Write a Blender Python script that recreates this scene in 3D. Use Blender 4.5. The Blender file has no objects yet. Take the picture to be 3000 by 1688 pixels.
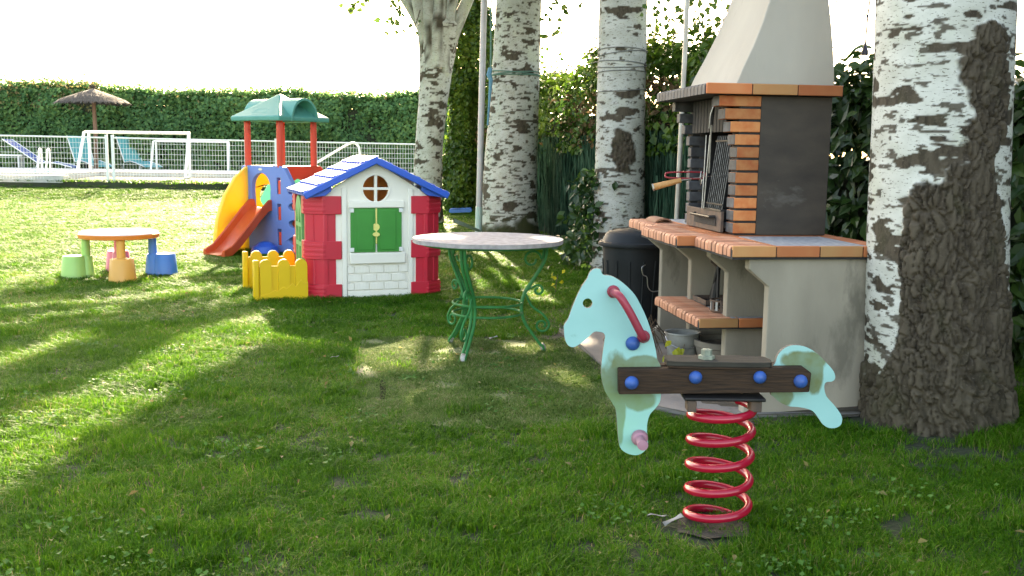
import bpy, math, random
import numpy as np
from mathutils import Vector, Matrix
from mathutils.geometry import tessellate_polygon

scene = bpy.context.scene
COL = scene.collection
R = math.radians
PI = math.pi
random.seed(7)
RNG = np.random.default_rng(11)

# ------------------------------------------------------------------ camera, sky, sun, exposure
SUN_AZ, SUN_EL = -6.0, 28.0          # degrees from +Y (towards +X positive), elevation
SUN_STRENGTH, SKY_STRENGTH, EXPOSURE = 5.0, 0.15, 2.9

cam_data = bpy.data.cameras.new('camera')
cam_data.sensor_width = 36.0
cam_data.lens = 2900 / 3000 * 36.0
cam_data.clip_start, cam_data.clip_end = 0.05, 2000
cam = bpy.data.objects.new('camera', cam_data)
COL.objects.link(cam)
PITCH = math.atan(397 / 2900)
cam.matrix_world = Matrix.Translation((0, 0, 1.35)) @ Matrix.Rotation(PI / 2 - PITCH, 4, 'X') @ Matrix.Rotation(R(0.8), 4, 'Z')
scene.camera = cam

world = bpy.data.worlds.new('World')
scene.world = world
world.use_nodes = True
wn = world.node_tree
sky = wn.nodes.new('ShaderNodeTexSky')
sky.sky_type = 'NISHITA'
sky.sun_disc = False
sky.sun_elevation = R(SUN_EL)
sky.sun_rotation = R(SUN_AZ)
sky.altitude = 600
sky.air_density, sky.dust_density, sky.ozone_density = 1.0, 4.0, 1.0
wn.links.new(sky.outputs[0], wn.nodes['Background'].inputs[0])
wn.nodes['Background'].inputs[1].default_value = SKY_STRENGTH

sun_data = bpy.data.lights.new('sun', 'SUN')
sun_data.energy = SUN_STRENGTH
sun_data.angle = R(0.5)
sun_data.color = (1.0, 0.94, 0.83)
sun = bpy.data.objects.new('sun', sun_data)
COL.objects.link(sun)
sdir = Vector((math.sin(R(SUN_AZ)) * math.cos(R(SUN_EL)), math.cos(R(SUN_AZ)) * math.cos(R(SUN_EL)), math.sin(R(SUN_EL))))
sun.rotation_euler = sdir.to_track_quat('Z', 'Y').to_euler()
sun.location = sdir * 60

vs = scene.view_settings
vs.view_transform = 'Standard'
vs.look = 'None'
vs.exposure = EXPOSURE
vs.gamma = 1.0
vs.use_curve_mapping = False
vs.use_white_balance = True          # balanced for open shade, as the photograph is
vs.white_balance_temperature = 8800
vs.white_balance_tint = 10
scene.render.engine = 'CYCLES'
cy = scene.cycles
cy.max_bounces, cy.diffuse_bounces, cy.glossy_bounces, cy.transmission_bounces = 6, 3, 2, 4
cy.sample_clamp_indirect = 4
cy.use_adaptive_sampling = False
cy.denoising_prefilter = 'ACCURATE'
cy.use_denoising = True

# ------------------------------------------------------------------ materials
MATS = {}


def mat(name, col, rough=0.5, col2=None, nscale=6.0, var=1.0, bump=0.0, bscale=60.0, trans=0.0, metal=0.0, stretch=(1, 1, 1),
        spec=0.5, world_space=False, col3=None, n3=1.6, t3=0.58, bdist=0.004, detail=5.0, orand=0.0):
    """Principled surface whose colour wanders between col and col2 (noise), with stains col3 and fine relief."""
    m = bpy.data.materials.new(name)
    m.use_nodes = True
    nt = m.node_tree
    N, L = nt.nodes, nt.links
    b = N['Principled BSDF']
    b.inputs['Roughness'].default_value = rough
    b.inputs['Metallic'].default_value = metal
    b.inputs['Specular IOR Level'].default_value = spec
    if world_space:
        vec = N.new('ShaderNodeNewGeometry').outputs['Position']
    else:
        vec = N.new('ShaderNodeTexCoord').outputs['Object']
    mp = N.new('ShaderNodeMapping')
    mp.inputs['Scale'].default_value = stretch
    L.new(vec, mp.inputs[0])
    vec = mp.outputs[0]
    if col2 is None:
        col2 = tuple(min(1, c * 0.82) for c in col)
    no = N.new('ShaderNodeTexNoise')
    no.inputs['Scale'].default_value = nscale
    no.inputs['Detail'].default_value = detail
    L.new(vec, no.inputs[0])
    mr = N.new('ShaderNodeMapRange')
    mr.inputs[1].default_value, mr.inputs[2].default_value = 0.3, 0.7
    mr.inputs[4].default_value = var
    L.new(no.outputs[0], mr.inputs[0])
    mx = N.new('ShaderNodeMix')
    mx.data_type = 'RGBA'
    mx.inputs[6].default_value = (*col, 1)
    mx.inputs[7].default_value = (*col2, 1)
    L.new(mr.outputs[0], mx.inputs[0])
    out = mx.outputs[2]
    if col3 is not None:
        n2 = N.new('ShaderNodeTexNoise')
        n2.inputs['Scale'].default_value = n3
        n2.inputs['Detail'].default_value = 8
        n2.inputs['Roughness'].default_value = 0.65
        L.new(vec, n2.inputs[0])
        m2 = N.new('ShaderNodeMapRange')
        m2.inputs[1].default_value, m2.inputs[2].default_value = t3, t3 + 0.09
        L.new(n2.outputs[0], m2.inputs[0])
        mx2 = N.new('ShaderNodeMix')
        mx2.data_type = 'RGBA'
        mx2.inputs[7].default_value = (*col3, 1)
        L.new(m2.outputs[0], mx2.inputs[0])
        L.new(out, mx2.inputs[6])
        out = mx2.outputs[2]
    if orand > 0:                      # each piece a little lighter or darker than its neighbour
        oi = N.new('ShaderNodeObjectInfo')
        hs = N.new('ShaderNodeHueSaturation')
        mv = N.new('ShaderNodeMapRange')
        mv.inputs[3].default_value, mv.inputs[4].default_value = 1 - orand, 1 + orand * 0.6
        L.new(oi.outputs['Random'], mv.inputs[0])
        L.new(mv.outputs[0], hs.inputs['Value'])
        L.new(out, hs.inputs['Color'])
        out = hs.outputs[0]
    L.new(out, b.inputs['Base Color'])
    if bump > 0:
        nb = N.new('ShaderNodeTexNoise')
        nb.inputs['Scale'].default_value = bscale
        nb.inputs['Detail'].default_value = 6
        L.new(vec, nb.inputs[0])
        bm = N.new('ShaderNodeBump')
        bm.inputs['Strength'].default_value = bump
        bm.inputs['Distance'].default_value = bdist
        L.new(nb.outputs[0], bm.inputs['Height'])
        L.new(bm.outputs[0], b.inputs['Normal'])
    if trans > 0:
        tr = N.new('ShaderNodeBsdfTranslucent')
        L.new(out, tr.inputs[0])
        ms = N.new('ShaderNodeMixShader')
        ms.inputs[0].default_value = trans
        L.new(b.outputs[0], ms.inputs[1])
        L.new(tr.outputs[0], ms.inputs[2])
        L.new(ms.outputs[0], N['Material Output'].inputs[0])
    MATS[name] = m
    return m


def leaf_mat(name, dark, mid, light, trans=0.4, rough=0.5, patch=None, pscale=0.9, tcol=None, extra=None, spec=0.35):
    """Leaf or blade: colour from the per-leaf 'tint' attribute and a world-space patch noise, lets light through."""
    m = bpy.data.materials.new(name)
    m.use_nodes = True
    nt = m.node_tree
    N, L = nt.nodes, nt.links
    b = N['Principled BSDF']
    b.inputs['Roughness'].default_value = rough
    b.inputs['Specular IOR Level'].default_value = spec
    at = N.new('ShaderNodeAttribute')
    at.attribute_name = 'tint'
    ge = N.new('ShaderNodeNewGeometry')
    no = N.new('ShaderNodeTexNoise')
    no.inputs['Scale'].default_value = pscale
    no.inputs['Detail'].default_value = 3
    L.new(ge.outputs['Position'], no.inputs[0])
    ad = N.new('ShaderNodeMath')
    ad.operation = 'MULTIPLY_ADD'
    ad.inputs[1].default_value = 0.55
    L.new(no.outputs[0], ad.inputs[2])
    L.new(at.outputs['Fac'], ad.inputs[0])
    sb = N.new('ShaderNodeMath')
    sb.operation = 'SUBTRACT'
    sb.inputs[1].default_value = 0.26
    L.new(ad.outputs[0], sb.inputs[0])
    cr = N.new('ShaderNodeValToRGB')
    e = cr.color_ramp.elements
    e[0].position, e[0].color = 0.05, (*dark, 1)
    e[1].position, e[1].color = 0.85, (*light, 1)
    k = e.new(0.45)
    k.color = (*mid, 1)
    if extra is not None:
        k = e.new(0.97)
        k.color = (*extra, 1)
    L.new(sb.outputs[0], cr.inputs[0])
    out = cr.outputs[0]
    if patch is not None:
        n2 = N.new('ShaderNodeTexNoise')
        n2.inputs['Scale'].default_value = 0.55
        n2.inputs['Detail'].default_value = 4
        L.new(ge.outputs['Position'], n2.inputs[0])
        m2 = N.new('ShaderNodeMapRange')
        m2.inputs[1].default_value, m2.inputs[2].default_value = 0.52, 0.72
        m2.inputs[4].default_value = 0.6
        L.new(n2.outputs[0], m2.inputs[0])
        mx = N.new('ShaderNodeMix')
        mx.data_type = 'RGBA'
        mx.inputs[7].default_value = (*patch, 1)
        L.new(m2.outputs[0], mx.inputs[0])
        L.new(out, mx.inputs[6])
        out = mx.outputs[2]
    L.new(out, b.inputs['Base Color'])
    tr = N.new('ShaderNodeBsdfTranslucent')
    if tcol is None:
        L.new(out, tr.inputs[0])
    else:
        mt = N.new('ShaderNodeMix')
        mt.data_type = 'RGBA'
        mt.blend_type = 'MULTIPLY'
        mt.inputs[0].default_value = 1.0
        mt.inputs[7].default_value = (*tcol, 1)
        L.new(out, mt.inputs[6])
        L.new(mt.outputs[2], tr.inputs[0])
    ms = N.new('ShaderNodeMixShader')
    ms.inputs[0].default_value = trans
    L.new(b.outputs[0], ms.inputs[1])
    L.new(tr.outputs[0], ms.inputs[2])
    L.new(ms.outputs[0], N['Material Output'].inputs[0])
    MATS[name] = m
    return m


mat('soil', (0.062, 0.048, 0.032), 0.95, (0.034, 0.028, 0.019), 9, bump=0.6, bscale=30, bdist=0.02, world_space=True)
mat('soil_dark', (0.018, 0.015, 0.011), 1.0, (0.010, 0.008, 0.006), 12, spec=0.05, world_space=True)  # same soil in a darker tone
mat('lawn_base', (0.022, 0.036, 0.009), 0.95, (0.020, 0.024, 0.010), 3.0, bump=0.6, bscale=40, bdist=0.02, world_space=True)
mat('mat_base', (0.125, 0.150, 0.052), 0.95, (0.055, 0.078, 0.024), 45, bump=0.5, bscale=70, bdist=0.01, world_space=True, col3=(0.05, 0.05, 0.048), n3=2.2, t3=0.62)
mat('slab', (0.20, 0.18, 0.165), 0.9, (0.13, 0.12, 0.115), 5, bump=0.5, bscale=45, bdist=0.006, world_space=True, col3=(0.07, 0.066, 0.06), n3=2.5, t3=0.6)
leaf_mat('grass', (0.010, 0.050, 0.002), (0.042, 0.155, 0.006), (0.125, 0.280, 0.020), 0.5, 0.5, patch=(0.066, 0.168, 0.012), pscale=1.7, extra=(0.26, 0.24, 0.09), spec=0.12, tcol=(1.32, 1.08, 1.5))
leaf_mat('worn_grass', (0.030, 0.070, 0.010), (0.085, 0.160, 0.030), (0.20, 0.25, 0.080), 0.30, 0.8, patch=(0.14, 0.165, 0.060), pscale=3.5, extra=(0.28, 0.25, 0.14), spec=0.08)
leaf_mat('leaf_hedge', (0.048, 0.130, 0.055), (0.095, 0.225, 0.080), (0.170, 0.290, 0.085), 0.45, 0.5, pscale=0.7, spec=0.25)  # leaf colour lightened to stand in for haze over the far hedge
leaf_mat('leaf_brown', (0.12, 0.09, 0.04), (0.20, 0.165, 0.065), (0.28, 0.26, 0.09), 0.45, 0.6)
leaf_mat('leaf_dead', (0.060, 0.035, 0.018), (0.120, 0.075, 0.040), (0.19, 0.135, 0.07), 0.25, 0.8, spec=0.1)
leaf_mat('leaf_clover', (0.030, 0.095, 0.018), (0.060, 0.160, 0.030), (0.10, 0.22, 0.045), 0.35, 0.6, spec=0.15)
leaf_mat('leaf_ivy', (0.020, 0.058, 0.010), (0.048, 0.110, 0.016), (0.120, 0.190, 0.025), 0.42, 0.38, pscale=1.3)
leaf_mat('leaf_big', (0.009, 0.028, 0.009), (0.019, 0.052, 0.013), (0.050, 0.100, 0.020), 0.30, 0.33, pscale=1.0)
leaf_mat('leaf_poplar', (0.040, 0.085, 0.020), (0.070, 0.135, 0.028), (0.140, 0.205, 0.045), 0.40, 0.5)
leaf_mat('leaf_yellow', (0.25, 0.28, 0.02), (0.36, 0.36, 0.02), (0.45, 0.42, 0.03), 0.45, 0.5)
leaf_mat('screen_brush', (0.008, 0.024, 0.014), (0.020, 0.052, 0.032), (0.055, 0.105, 0.066), 0.12, 1.0, pscale=2.0, spec=0.03)
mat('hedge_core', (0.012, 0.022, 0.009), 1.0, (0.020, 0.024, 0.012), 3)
mat('twig', (0.12, 0.085, 0.055), 0.9, (0.07, 0.05, 0.03), 30)
mat('dry_root', (0.16, 0.10, 0.06), 0.95, (0.06, 0.04, 0.025), 25)

mat('wall_cream', (0.85, 0.81, 0.725), 0.42, (0.81, 0.77, 0.685), 5, bump=0.12, bscale=160, bdist=0.001, trans=0.05, col3=(0.60, 0.58, 0.52), n3=3, t3=0.66)
mat('wall_dirty', (0.84, 0.80, 0.715), 0.5, (0.77, 0.73, 0.645), 10, bump=0.12, bscale=160, bdist=0.001, col3=(0.25, 0.24, 0.20), n3=16, t3=0.66)
mat('inner_brown', (0.42, 0.24, 0.07), 0.55, (0.36, 0.20, 0.06), 5, trans=0.2)
mat('red_plastic', (0.62, 0.016, 0.040), 0.40, (0.56, 0.022, 0.046), 6, bump=0.08, bscale=120, bdist=0.001, trans=0.05)
mat('blue_roof', (0.012, 0.095, 0.52), 0.34, (0.016, 0.105, 0.46), 7, spec=0.4, bump=0.08, bscale=120, bdist=0.001)
mat('green_shutter', (0.020, 0.25, 0.034), 0.48, (0.017, 0.215, 0.029), 6, bump=0.08, bscale=120, bdist=0.001)
mat('green_door', (0.15, 0.46, 0.17), 0.42, (0.12, 0.40, 0.14), 6, trans=0.2)
mat('yellow_plastic', (0.80, 0.50, 0.012), 0.38, (0.76, 0.46, 0.012), 6, bump=0.08, bscale=120, bdist=0.001, trans=0.12)
mat('knob_yellow', (0.80, 0.72, 0.22), 0.45, (0.74, 0.66, 0.2), 9)
mat('hinge_white', (0.78, 0.78, 0.75), 0.5, (0.6, 0.6, 0.58), 40)
mat('climber_blue', (0.115, 0.225, 0.58), 0.42, (0.14, 0.25, 0.56), 5, trans=0.14)
mat('climber_yellow', (0.86, 0.56, 0.045), 0.42, (0.86, 0.60, 0.10), 3, trans=0.35)
mat('climber_red', (0.78, 0.080, 0.040), 0.40, (0.74, 0.09, 0.05), 5, trans=0.16)
mat('climber_green', (0.12, 0.58, 0.42), 0.42, (0.14, 0.60, 0.45), 5, trans=0.35)
mat('slide_red', (0.56, 0.060, 0.016), 0.34, (0.60, 0.095, 0.022), 4, trans=0.08)
mat('roof_green', (0.062, 0.30, 0.245), 0.5, (0.08, 0.33, 0.27), 4, trans=0.14)
mat('floor_grey', (0.30, 0.31, 0.33), 0.6, None, 6)
mat('tag_cream', (0.72, 0.68, 0.55), 0.5, (0.55, 0.52, 0.45), 90)
mat('kid_white', (0.82, 0.80, 0.80), 0.28, (0.80, 0.78, 0.78), 5)
mat('kid_orange', (0.82, 0.24, 0.045), 0.4, (0.80, 0.22, 0.04), 5, trans=0.1)
mat('kid_green', (0.36, 0.60, 0.17), 0.42, (0.33, 0.56, 0.15), 5, trans=0.12)
mat('kid_amber', (0.78, 0.38, 0.075), 0.42, (0.74, 0.36, 0.08), 5, trans=0.12)
mat('kid_blue', (0.03, 0.19, 0.55), 0.40, (0.03, 0.17, 0.50), 5, trans=0.05)
mat('kid_pink', (0.70, 0.16, 0.26), 0.42, (0.66, 0.18, 0.28), 5, trans=0.15)

mat('white_paint', (0.78, 0.78, 0.76), 0.45, (0.70, 0.70, 0.68), 12)
mat('white_kerb', (0.52, 0.50, 0.47), 0.85, (0.42, 0.40, 0.37), 6, bump=0.2, bscale=40)
mat('pool_water', (0.05, 0.42, 0.46), 0.06, (0.07, 0.48, 0.52), 2, bump=0.25, bscale=5, bdist=0.03)
mat('sling_aqua', (0.10, 0.50, 0.52), 0.7, (0.10, 0.46, 0.49), 4, trans=0.3)
mat('sling_navy', (0.03, 0.10, 0.34), 0.6, (0.03, 0.08, 0.28), 4, trans=0.1)
mat('thatch', (0.105, 0.085, 0.068), 0.95, (0.045, 0.036, 0.030), 25, stretch=(1, 1, 3), bump=0.6, bscale=70)
mat('thatch_post', (0.20, 0.11, 0.075), 0.9, (0.14, 0.08, 0.05), 15, stretch=(1, 1, 0.2))

mat('concrete', (0.325, 0.28, 0.22), 0.9, (0.225, 0.193, 0.15), 4, bump=0.5, bscale=70, bdist=0.003, stretch=(1, 1, 0.4), col3=(0.15, 0.13, 0.10), n3=2.6, t3=0.57, orand=0.08)
mat('hood_cement', (0.41, 0.375, 0.325), 0.88, (0.34, 0.31, 0.265), 3, bump=0.45, bscale=50, bdist=0.003, stretch=(1, 1, 0.4), col3=(0.265, 0.245, 0.21), n3=2.5, t3=0.60)
mat('dark_render', (0.066, 0.053, 0.042), 0.9, (0.038, 0.031, 0.026), 4, bump=0.45, bscale=60, bdist=0.002, col3=(0.092, 0.082, 0.072), n3=3, t3=0.6, stretch=(1, 1, 2))
mat('soot', (0.014, 0.014, 0.015), 0.85, (0.007, 0.007, 0.008), 12, bump=0.4, bscale=60)
mat('soot_brick', (0.085, 0.09, 0.10), 0.75, (0.03, 0.03, 0.034), 16, bump=0.3, bscale=80, bdist=0.002, orand=0.3)
mat('fire_brick', (0.47, 0.105, 0.026), 0.78, (0.56, 0.215, 0.075), 16, bump=0.3, bscale=90, bdist=0.002, col3=(0.20, 0.07, 0.035), n3=6, t3=0.63, detail=2, orand=0.35)
mat('tile_orange', (0.45, 0.120, 0.038), 0.75, (0.48, 0.165, 0.06), 7, bump=0.25, bscale=90, bdist=0.002, col3=(0.30, 0.12, 0.06), n3=5, t3=0.66, detail=2, orand=0.28)
mat('tile_buff', (0.47, 0.235, 0.09), 0.75, (0.46, 0.15, 0.05), 7, bump=0.25, bscale=90, bdist=0.002, detail=2, var=0.6, orand=0.25)
mat('nose_tile', (0.45, 0.165, 0.088), 0.72, (0.52, 0.25, 0.155), 14, bump=0.2, bscale=90, bdist=0.002, col3=(0.36, 0.16, 0.09), n3=9, t3=0.66, orand=0.25)
mat('mortar_dark', (0.030, 0.028, 0.027), 0.95, (0.018, 0.017, 0.017), 20)
mat('mosaic', (0.34, 0.35, 0.37), 0.6, (0.16, 0.17, 0.19), 30, var=1.0, bump=0.3, bscale=60)
mat('black_iron', (0.018, 0.018, 0.019), 0.55, (0.035, 0.03, 0.028), 30, metal=0.6)
mat('steel', (0.50, 0.50, 0.50), 0.35, (0.30, 0.29, 0.28), 30, metal=0.9)
mat('dull_steel', (0.20, 0.20, 0.20), 0.4, (0.05, 0.05, 0.05), 40, metal=0.8)
mat('galvanised', (0.42, 0.43, 0.44), 0.45, (0.30, 0.31, 0.32), 20, metal=0.7)
mat('rusty', (0.16, 0.10, 0.07), 0.8, (0.07, 0.055, 0.05), 18, bump=0.3, metal=0.3)
mat('handle_wood', (0.55, 0.27, 0.09), 0.55, (0.42, 0.19, 0.06), 8, stretch=(8, 1, 8))
mat('red_wire', (0.35, 0.02, 0.035), 0.45)
mat('bin_black', (0.008, 0.010, 0.012), 0.6, (0.012, 0.015, 0.018), 6, spec=0.3, bump=0.1, bscale=60)
mat('terracotta', (0.30, 0.14, 0.08), 0.85, (0.22, 0.11, 0.07), 8, bump=0.2)
mat('planter_stone', (0.19, 0.165, 0.13), 0.85, (0.14, 0.12, 0.10), 8, bump=0.3, bscale=40)
mat('bucket_white', (0.26, 0.26, 0.24), 0.7, (0.16, 0.15, 0.135), 14, col3=(0.12, 0.10, 0.08), n3=7, t3=0.58)

mat('stone_top', (0.40, 0.37, 0.36), 0.85, spec=0.1, col2=(0.25, 0.225, 0.225), nscale=22, bump=0.2, bscale=40, bdist=0.002, col3=(0.24, 0.21, 0.21), n3=12, t3=0.62)
mat('green_iron', (0.018, 0.190, 0.052), 0.6, (0.014, 0.135, 0.040), 20, spec=0.25, col3=(0.40, 0.42, 0.38), n3=14, t3=0.72)
mat('iron_bare', (0.45, 0.44, 0.42), 0.6, (0.20, 0.14, 0.10), 60)
mat('horse_mint', (0.28, 0.55, 0.53), 0.45, (0.235, 0.49, 0.47), 5, bump=0.2, bscale=60, bdist=0.001, col3=(0.20, 0.42, 0.38), n3=22, t3=0.66)
mat('spring_red', (0.42, 0.006, 0.026), 0.22, (0.36, 0.007, 0.028), 6, spec=0.6)
mat('handle_red', (0.36, 0.030, 0.055), 0.45, (0.26, 0.028, 0.05), 14)
mat('peg_pink', (0.46, 0.22, 0.26), 0.6, (0.36, 0.16, 0.22), 20)
mat('bolt_blue', (0.016, 0.11, 0.42), 0.5, (0.02, 0.07, 0.24), 25)
mat('plank_dark', (0.062, 0.034, 0.020), 0.8, spec=0.2, col2=(0.024, 0.016, 0.012), nscale=9, stretch=(1.2, 14, 14), bump=0.6, bscale=14, bdist=0.004)
mat('seat_grey', (0.058, 0.052, 0.042), 0.95, spec=0.12, col2=(0.040, 0.036, 0.030), nscale=12, stretch=(1, 5, 8), bump=0.6, bscale=16, bdist=0.006, col3=(0.18, 0.17, 0.15), n3=14, t3=0.66)
mat('nut_pale', (0.26, 0.29, 0.22), 0.7, (0.15, 0.17, 0.13), 40)
mat('edge_dark', (0.09, 0.085, 0.075), 0.8)
mat('pole_grey', (0.46, 0.42, 0.42), 0.5, (0.38, 0.35, 0.35), 9, metal=0.2)
mat('pole_green', (0.42, 0.52, 0.46), 0.6, (0.35, 0.45, 0.40), 9)
mat('pole_steel', (0.42, 0.40, 0.37), 0.45, (0.32, 0.28, 0.24), 8, metal=0.5)
mat('rope_green', (0.11, 0.22, 0.17), 0.9, (0.07, 0.15, 0.12), 50)
mat('rope_blue', (0.10, 0.26, 0.36), 0.9, (0.07, 0.2, 0.3), 50)
mat('wire_grey', (0.16, 0.16, 0.155), 0.6)
mat('cable_dark', (0.035, 0.030, 0.050), 0.5)
mat('swing_blue', (0.02, 0.16, 0.52), 0.4)
mat('scrap_white', (0.24, 0.25, 0.25), 0.8, (0.14, 0.15, 0.15), 30)


# ------------------------------------------------------------------ mesh helpers
def link(o, parent=None):
    COL.objects.link(o)
    if parent is not None:
        o.parent = parent
    return o


def tag(o, label=None, cat=None, group=None, kind=None):
    if label:
        o['label'] = label
    if cat:
        o['category'] = cat
    if group:
        o['group'] = group
    if kind:
        o['kind'] = kind
    return o


def thing(name, label, cat, loc=(0, 0, 0), rz=0.0, group=None):
    o = bpy.data.objects.new(name, None)
    o.empty_display_size = 0.1
    o.location = loc
    o.rotation_euler = (0, 0, rz)
    COL.objects.link(o)
    return tag(o, label, cat, group)


class MB:
    """Collects vertices and faces; build() makes ONE mesh object of them."""

    def __init__(s):
        s.v, s.f, s.m, s.slot = [], [], [], 0

    def add(s, vs, fs):
        o = len(s.v)
        s.v += [tuple(p) for p in vs]
        s.f += [tuple(i + o for i in f) for f in fs]
        s.m += [s.slot] * len(fs)
        return s

    def box(s, x0, x1, y0, y1, z0, z1):
        return s.add([(x0, y0, z0), (x1, y0, z0), (x1, y1, z0), (x0, y1, z0), (x0, y0, z1), (x1, y0, z1), (x1, y1, z1), (x0, y1, z1)],
                     [(3, 2, 1, 0), (4, 5, 6, 7), (0, 1, 5, 4), (1, 2, 6, 5), (2, 3, 7, 6), (3, 0, 4, 7)])

    def tube(s, pts, r, n=8, closed=False, caps=True):
        P = [Vector(p) for p in pts]
        k = len(P)
        rr = list(r) if hasattr(r, '__len__') else [r] * k
        T = []
        for i in range(k):
            a = P[(i - 1) % k] if (closed or i > 0) else P[i]
            b = P[(i + 1) % k] if (closed or i < k - 1) else P[i]
            T.append((b - a).normalized())
        u = Vector((0, 0, 1)) if abs(T[0].z) < 0.9 else Vector((1, 0, 0))
        u = (u - T[0] * u.dot(T[0])).normalized()
        vs, fs = [], []
        for i in range(k):
            u = (u - T[i] * u.dot(T[i]))
            u = u.normalized() if u.length > 1e-6 else T[i].orthogonal().normalized()
            w = T[i].cross(u)
            for j in range(n):
                a = 2 * PI * j / n
                vs.append(P[i] + (u * math.cos(a) + w * math.sin(a)) * rr[i])
        for i in range(k if closed else k - 1):
            for j in range(n):
                a, b = i * n + j, i * n + (j + 1) % n
                c, d = ((i + 1) % k) * n + (j + 1) % n, ((i + 1) % k) * n + j
                fs.append((a, b, c, d))
        if caps and not closed:
            fs.append(tuple(range(n - 1, -1, -1)))
            fs.append(tuple((k - 1) * n + j for j in range(n)))
        return s.add(vs, fs)

    def lathe(s, prof, n=24, c=(0, 0, 0), a0=0.0, a1=2 * PI):
        full = abs(a1 - a0 - 2 * PI) < 1e-6
        m = n if full else n + 1
        vs, fs = [], []
        for (r, z) in prof:
            for j in range(m):
                a = a0 + (a1 - a0) * j / n
                vs.append((c[0] + r * math.cos(a), c[1] + r * math.sin(a), c[2] + z))
        for i in range(len(prof) - 1):
            for j in range(n):
                j2 = (j + 1) % m
                fs.append((i * m + j, i * m + j2, (i + 1) * m + j2, (i + 1) * m + j))
        return s.add(vs, fs)

    def plate(s, loops, y0, y1):
        """Outline (x, z) with holes, extruded from y0 to y1."""
        flat = [p for lp in loops for p in lp]
        tris = tessellate_polygon([[Vector((p[0], p[1], 0)) for p in lp] for lp in loops])
        n = len(flat)
        vs = [(p[0], y0, p[1]) for p in flat] + [(p[0], y1, p[1]) for p in flat]
        fs = []
        for t in tris:
            a, b, c = (Vector(flat[i]) for i in t)
            t = t if (b - a).cross(c - a) > 0 else (t[0], t[2], t[1])
            fs.append((t[0], t[1], t[2]))
            fs.append((t[0] + n, t[2] + n, t[1] + n))
        o = 0
        for k, lp in enumerate(loops):
            area = sum(lp[i][0] * lp[(i + 1) % len(lp)][1] - lp[(i + 1) % len(lp)][0] * lp[i][1] for i in range(len(lp)))
            ccw = area > 0
            for i in range(len(lp)):
                a, b = o + i, o + (i + 1) % len(lp)
                if ccw == (k == 0):
                    fs.append((b, a, a + n, b + n))
                else:
                    fs.append((a, b, b + n, a + n))
            o += len(lp)
        return s.add(vs, fs)

    def xf(s, M):
        s.v = [tuple(M @ Vector(p)) for p in s.v]
        return s

    def build(s, name, mats, parent=None, bevel=0.0, seg=2, angle=35.0, loc=None):
        me = bpy.data.meshes.new(name)
        me.from_pydata(s.v, [], s.f)
        for mm in (mats if isinstance(mats, (list, tuple)) else [mats]):
            me.materials.append(MATS[mm])
        me.polygons.foreach_set('material_index', s.m)
        me.shade_smooth()
        me.update()
        me.set_sharp_from_angle(angle=R(angle))
        o = bpy.data.objects.new(name, me)
        link(o, parent)
        if loc is not None:
            o.location = loc
        if bevel > 0:
            md = o.modifiers.new('bevel', 'BEVEL')
            md.width = bevel
            md.segments = seg
            md.limit_method = 'ANGLE'
            md.angle_limit = R(40)
            md.harden_normals = False
        return o


def bx(name, m, parent, x0, x1, y0, y1, z0, z1, bevel=0.004):
    return MB().box(x0, x1, y0, y1, z0, z1).build(name, m, parent, bevel)


def circ(cx, cz, r, n=24, a0=0.0, a1=2 * PI, rz=None):
    rz = r if rz is None else rz
    full = abs(a1 - a0 - 2 * PI) < 1e-6
    k = n if full else n + 1
    return [(cx + r * math.cos(a0 + (a1 - a0) * i / n), cz + rz * math.sin(a0 + (a1 - a0) * i / n)) for i in range(k)]


def np_mesh(name, V, F, mats, parent=None, attrs=None, smooth=True):
    me = bpy.data.meshes.new(name)
    V = np.asarray(V, np.float32)
    F = np.asarray(F, np.int32)
    me.vertices.add(len(V))
    me.vertices.foreach_set('co', V.ravel())
    k = F.shape[1]
    me.loops.add(F.size)
    me.loops.foreach_set('vertex_index', F.ravel())
    me.polygons.add(len(F))
    me.polygons.foreach_set('loop_start', np.arange(0, F.size, k, dtype=np.int32))
    me.update(calc_edges=True)
    me.polygons.foreach_set('use_smooth', np.full(len(F), smooth))
    for mm in (mats if isinstance(mats, (list, tuple)) else [mats]):
        me.materials.append(MATS[mm])
    for an, av in (attrs or {}).items():
        a = me.attributes.new(an, 'FLOAT', 'POINT')
        a.data.foreach_set('value', np.asarray(av, np.float32))
    me.validate()
    o = bpy.data.objects.new(name, me)
    return link(o, parent)


def _hash(ix, iy, seed):
    h = (ix * 374761393 + iy * 668265263 + seed * 974634777) & 0xFFFFFFFF
    h = ((h ^ (h >> 13)) * 1274126177) & 0xFFFFFFFF
    return ((h ^ (h >> 16)) & 0xFFFFFF) / float(0xFFFFFF)


def vnoise(x, y, seed=0):
    x, y = np.asarray(x, float), np.asarray(y, float)
    ix, iy = np.floor(x).astype(np.int64), np.floor(y).astype(np.int64)
    fx, fy = x - ix, y - iy
    fx, fy = fx * fx * (3 - 2 * fx), fy * fy * (3 - 2 * fy)
    a, b = _hash(ix, iy, seed), _hash(ix + 1, iy, seed)
    c, d = _hash(ix, iy + 1, seed), _hash(ix + 1, iy + 1, seed)
    return (a * (1 - fx) + b * fx) * (1 - fy) + (c * (1 - fx) + d * fx) * fy


def fbm(x, y, seed=0, oct=4):
    s, a, t = 0.0, 1.0, 0.0
    for k in range(oct):
        s = s + a * vnoise(x * 2 ** k + 17.3 * k, y * 2 ** k + 5.1 * k, seed + k)
        t += a
        a *= 0.5
    return s / t


def sstep(a, b, x):
    t = np.clip((np.asarray(x, float) - a) / (b - a), 0, 1)
    return t * t * (3 - 2 * t)


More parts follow.
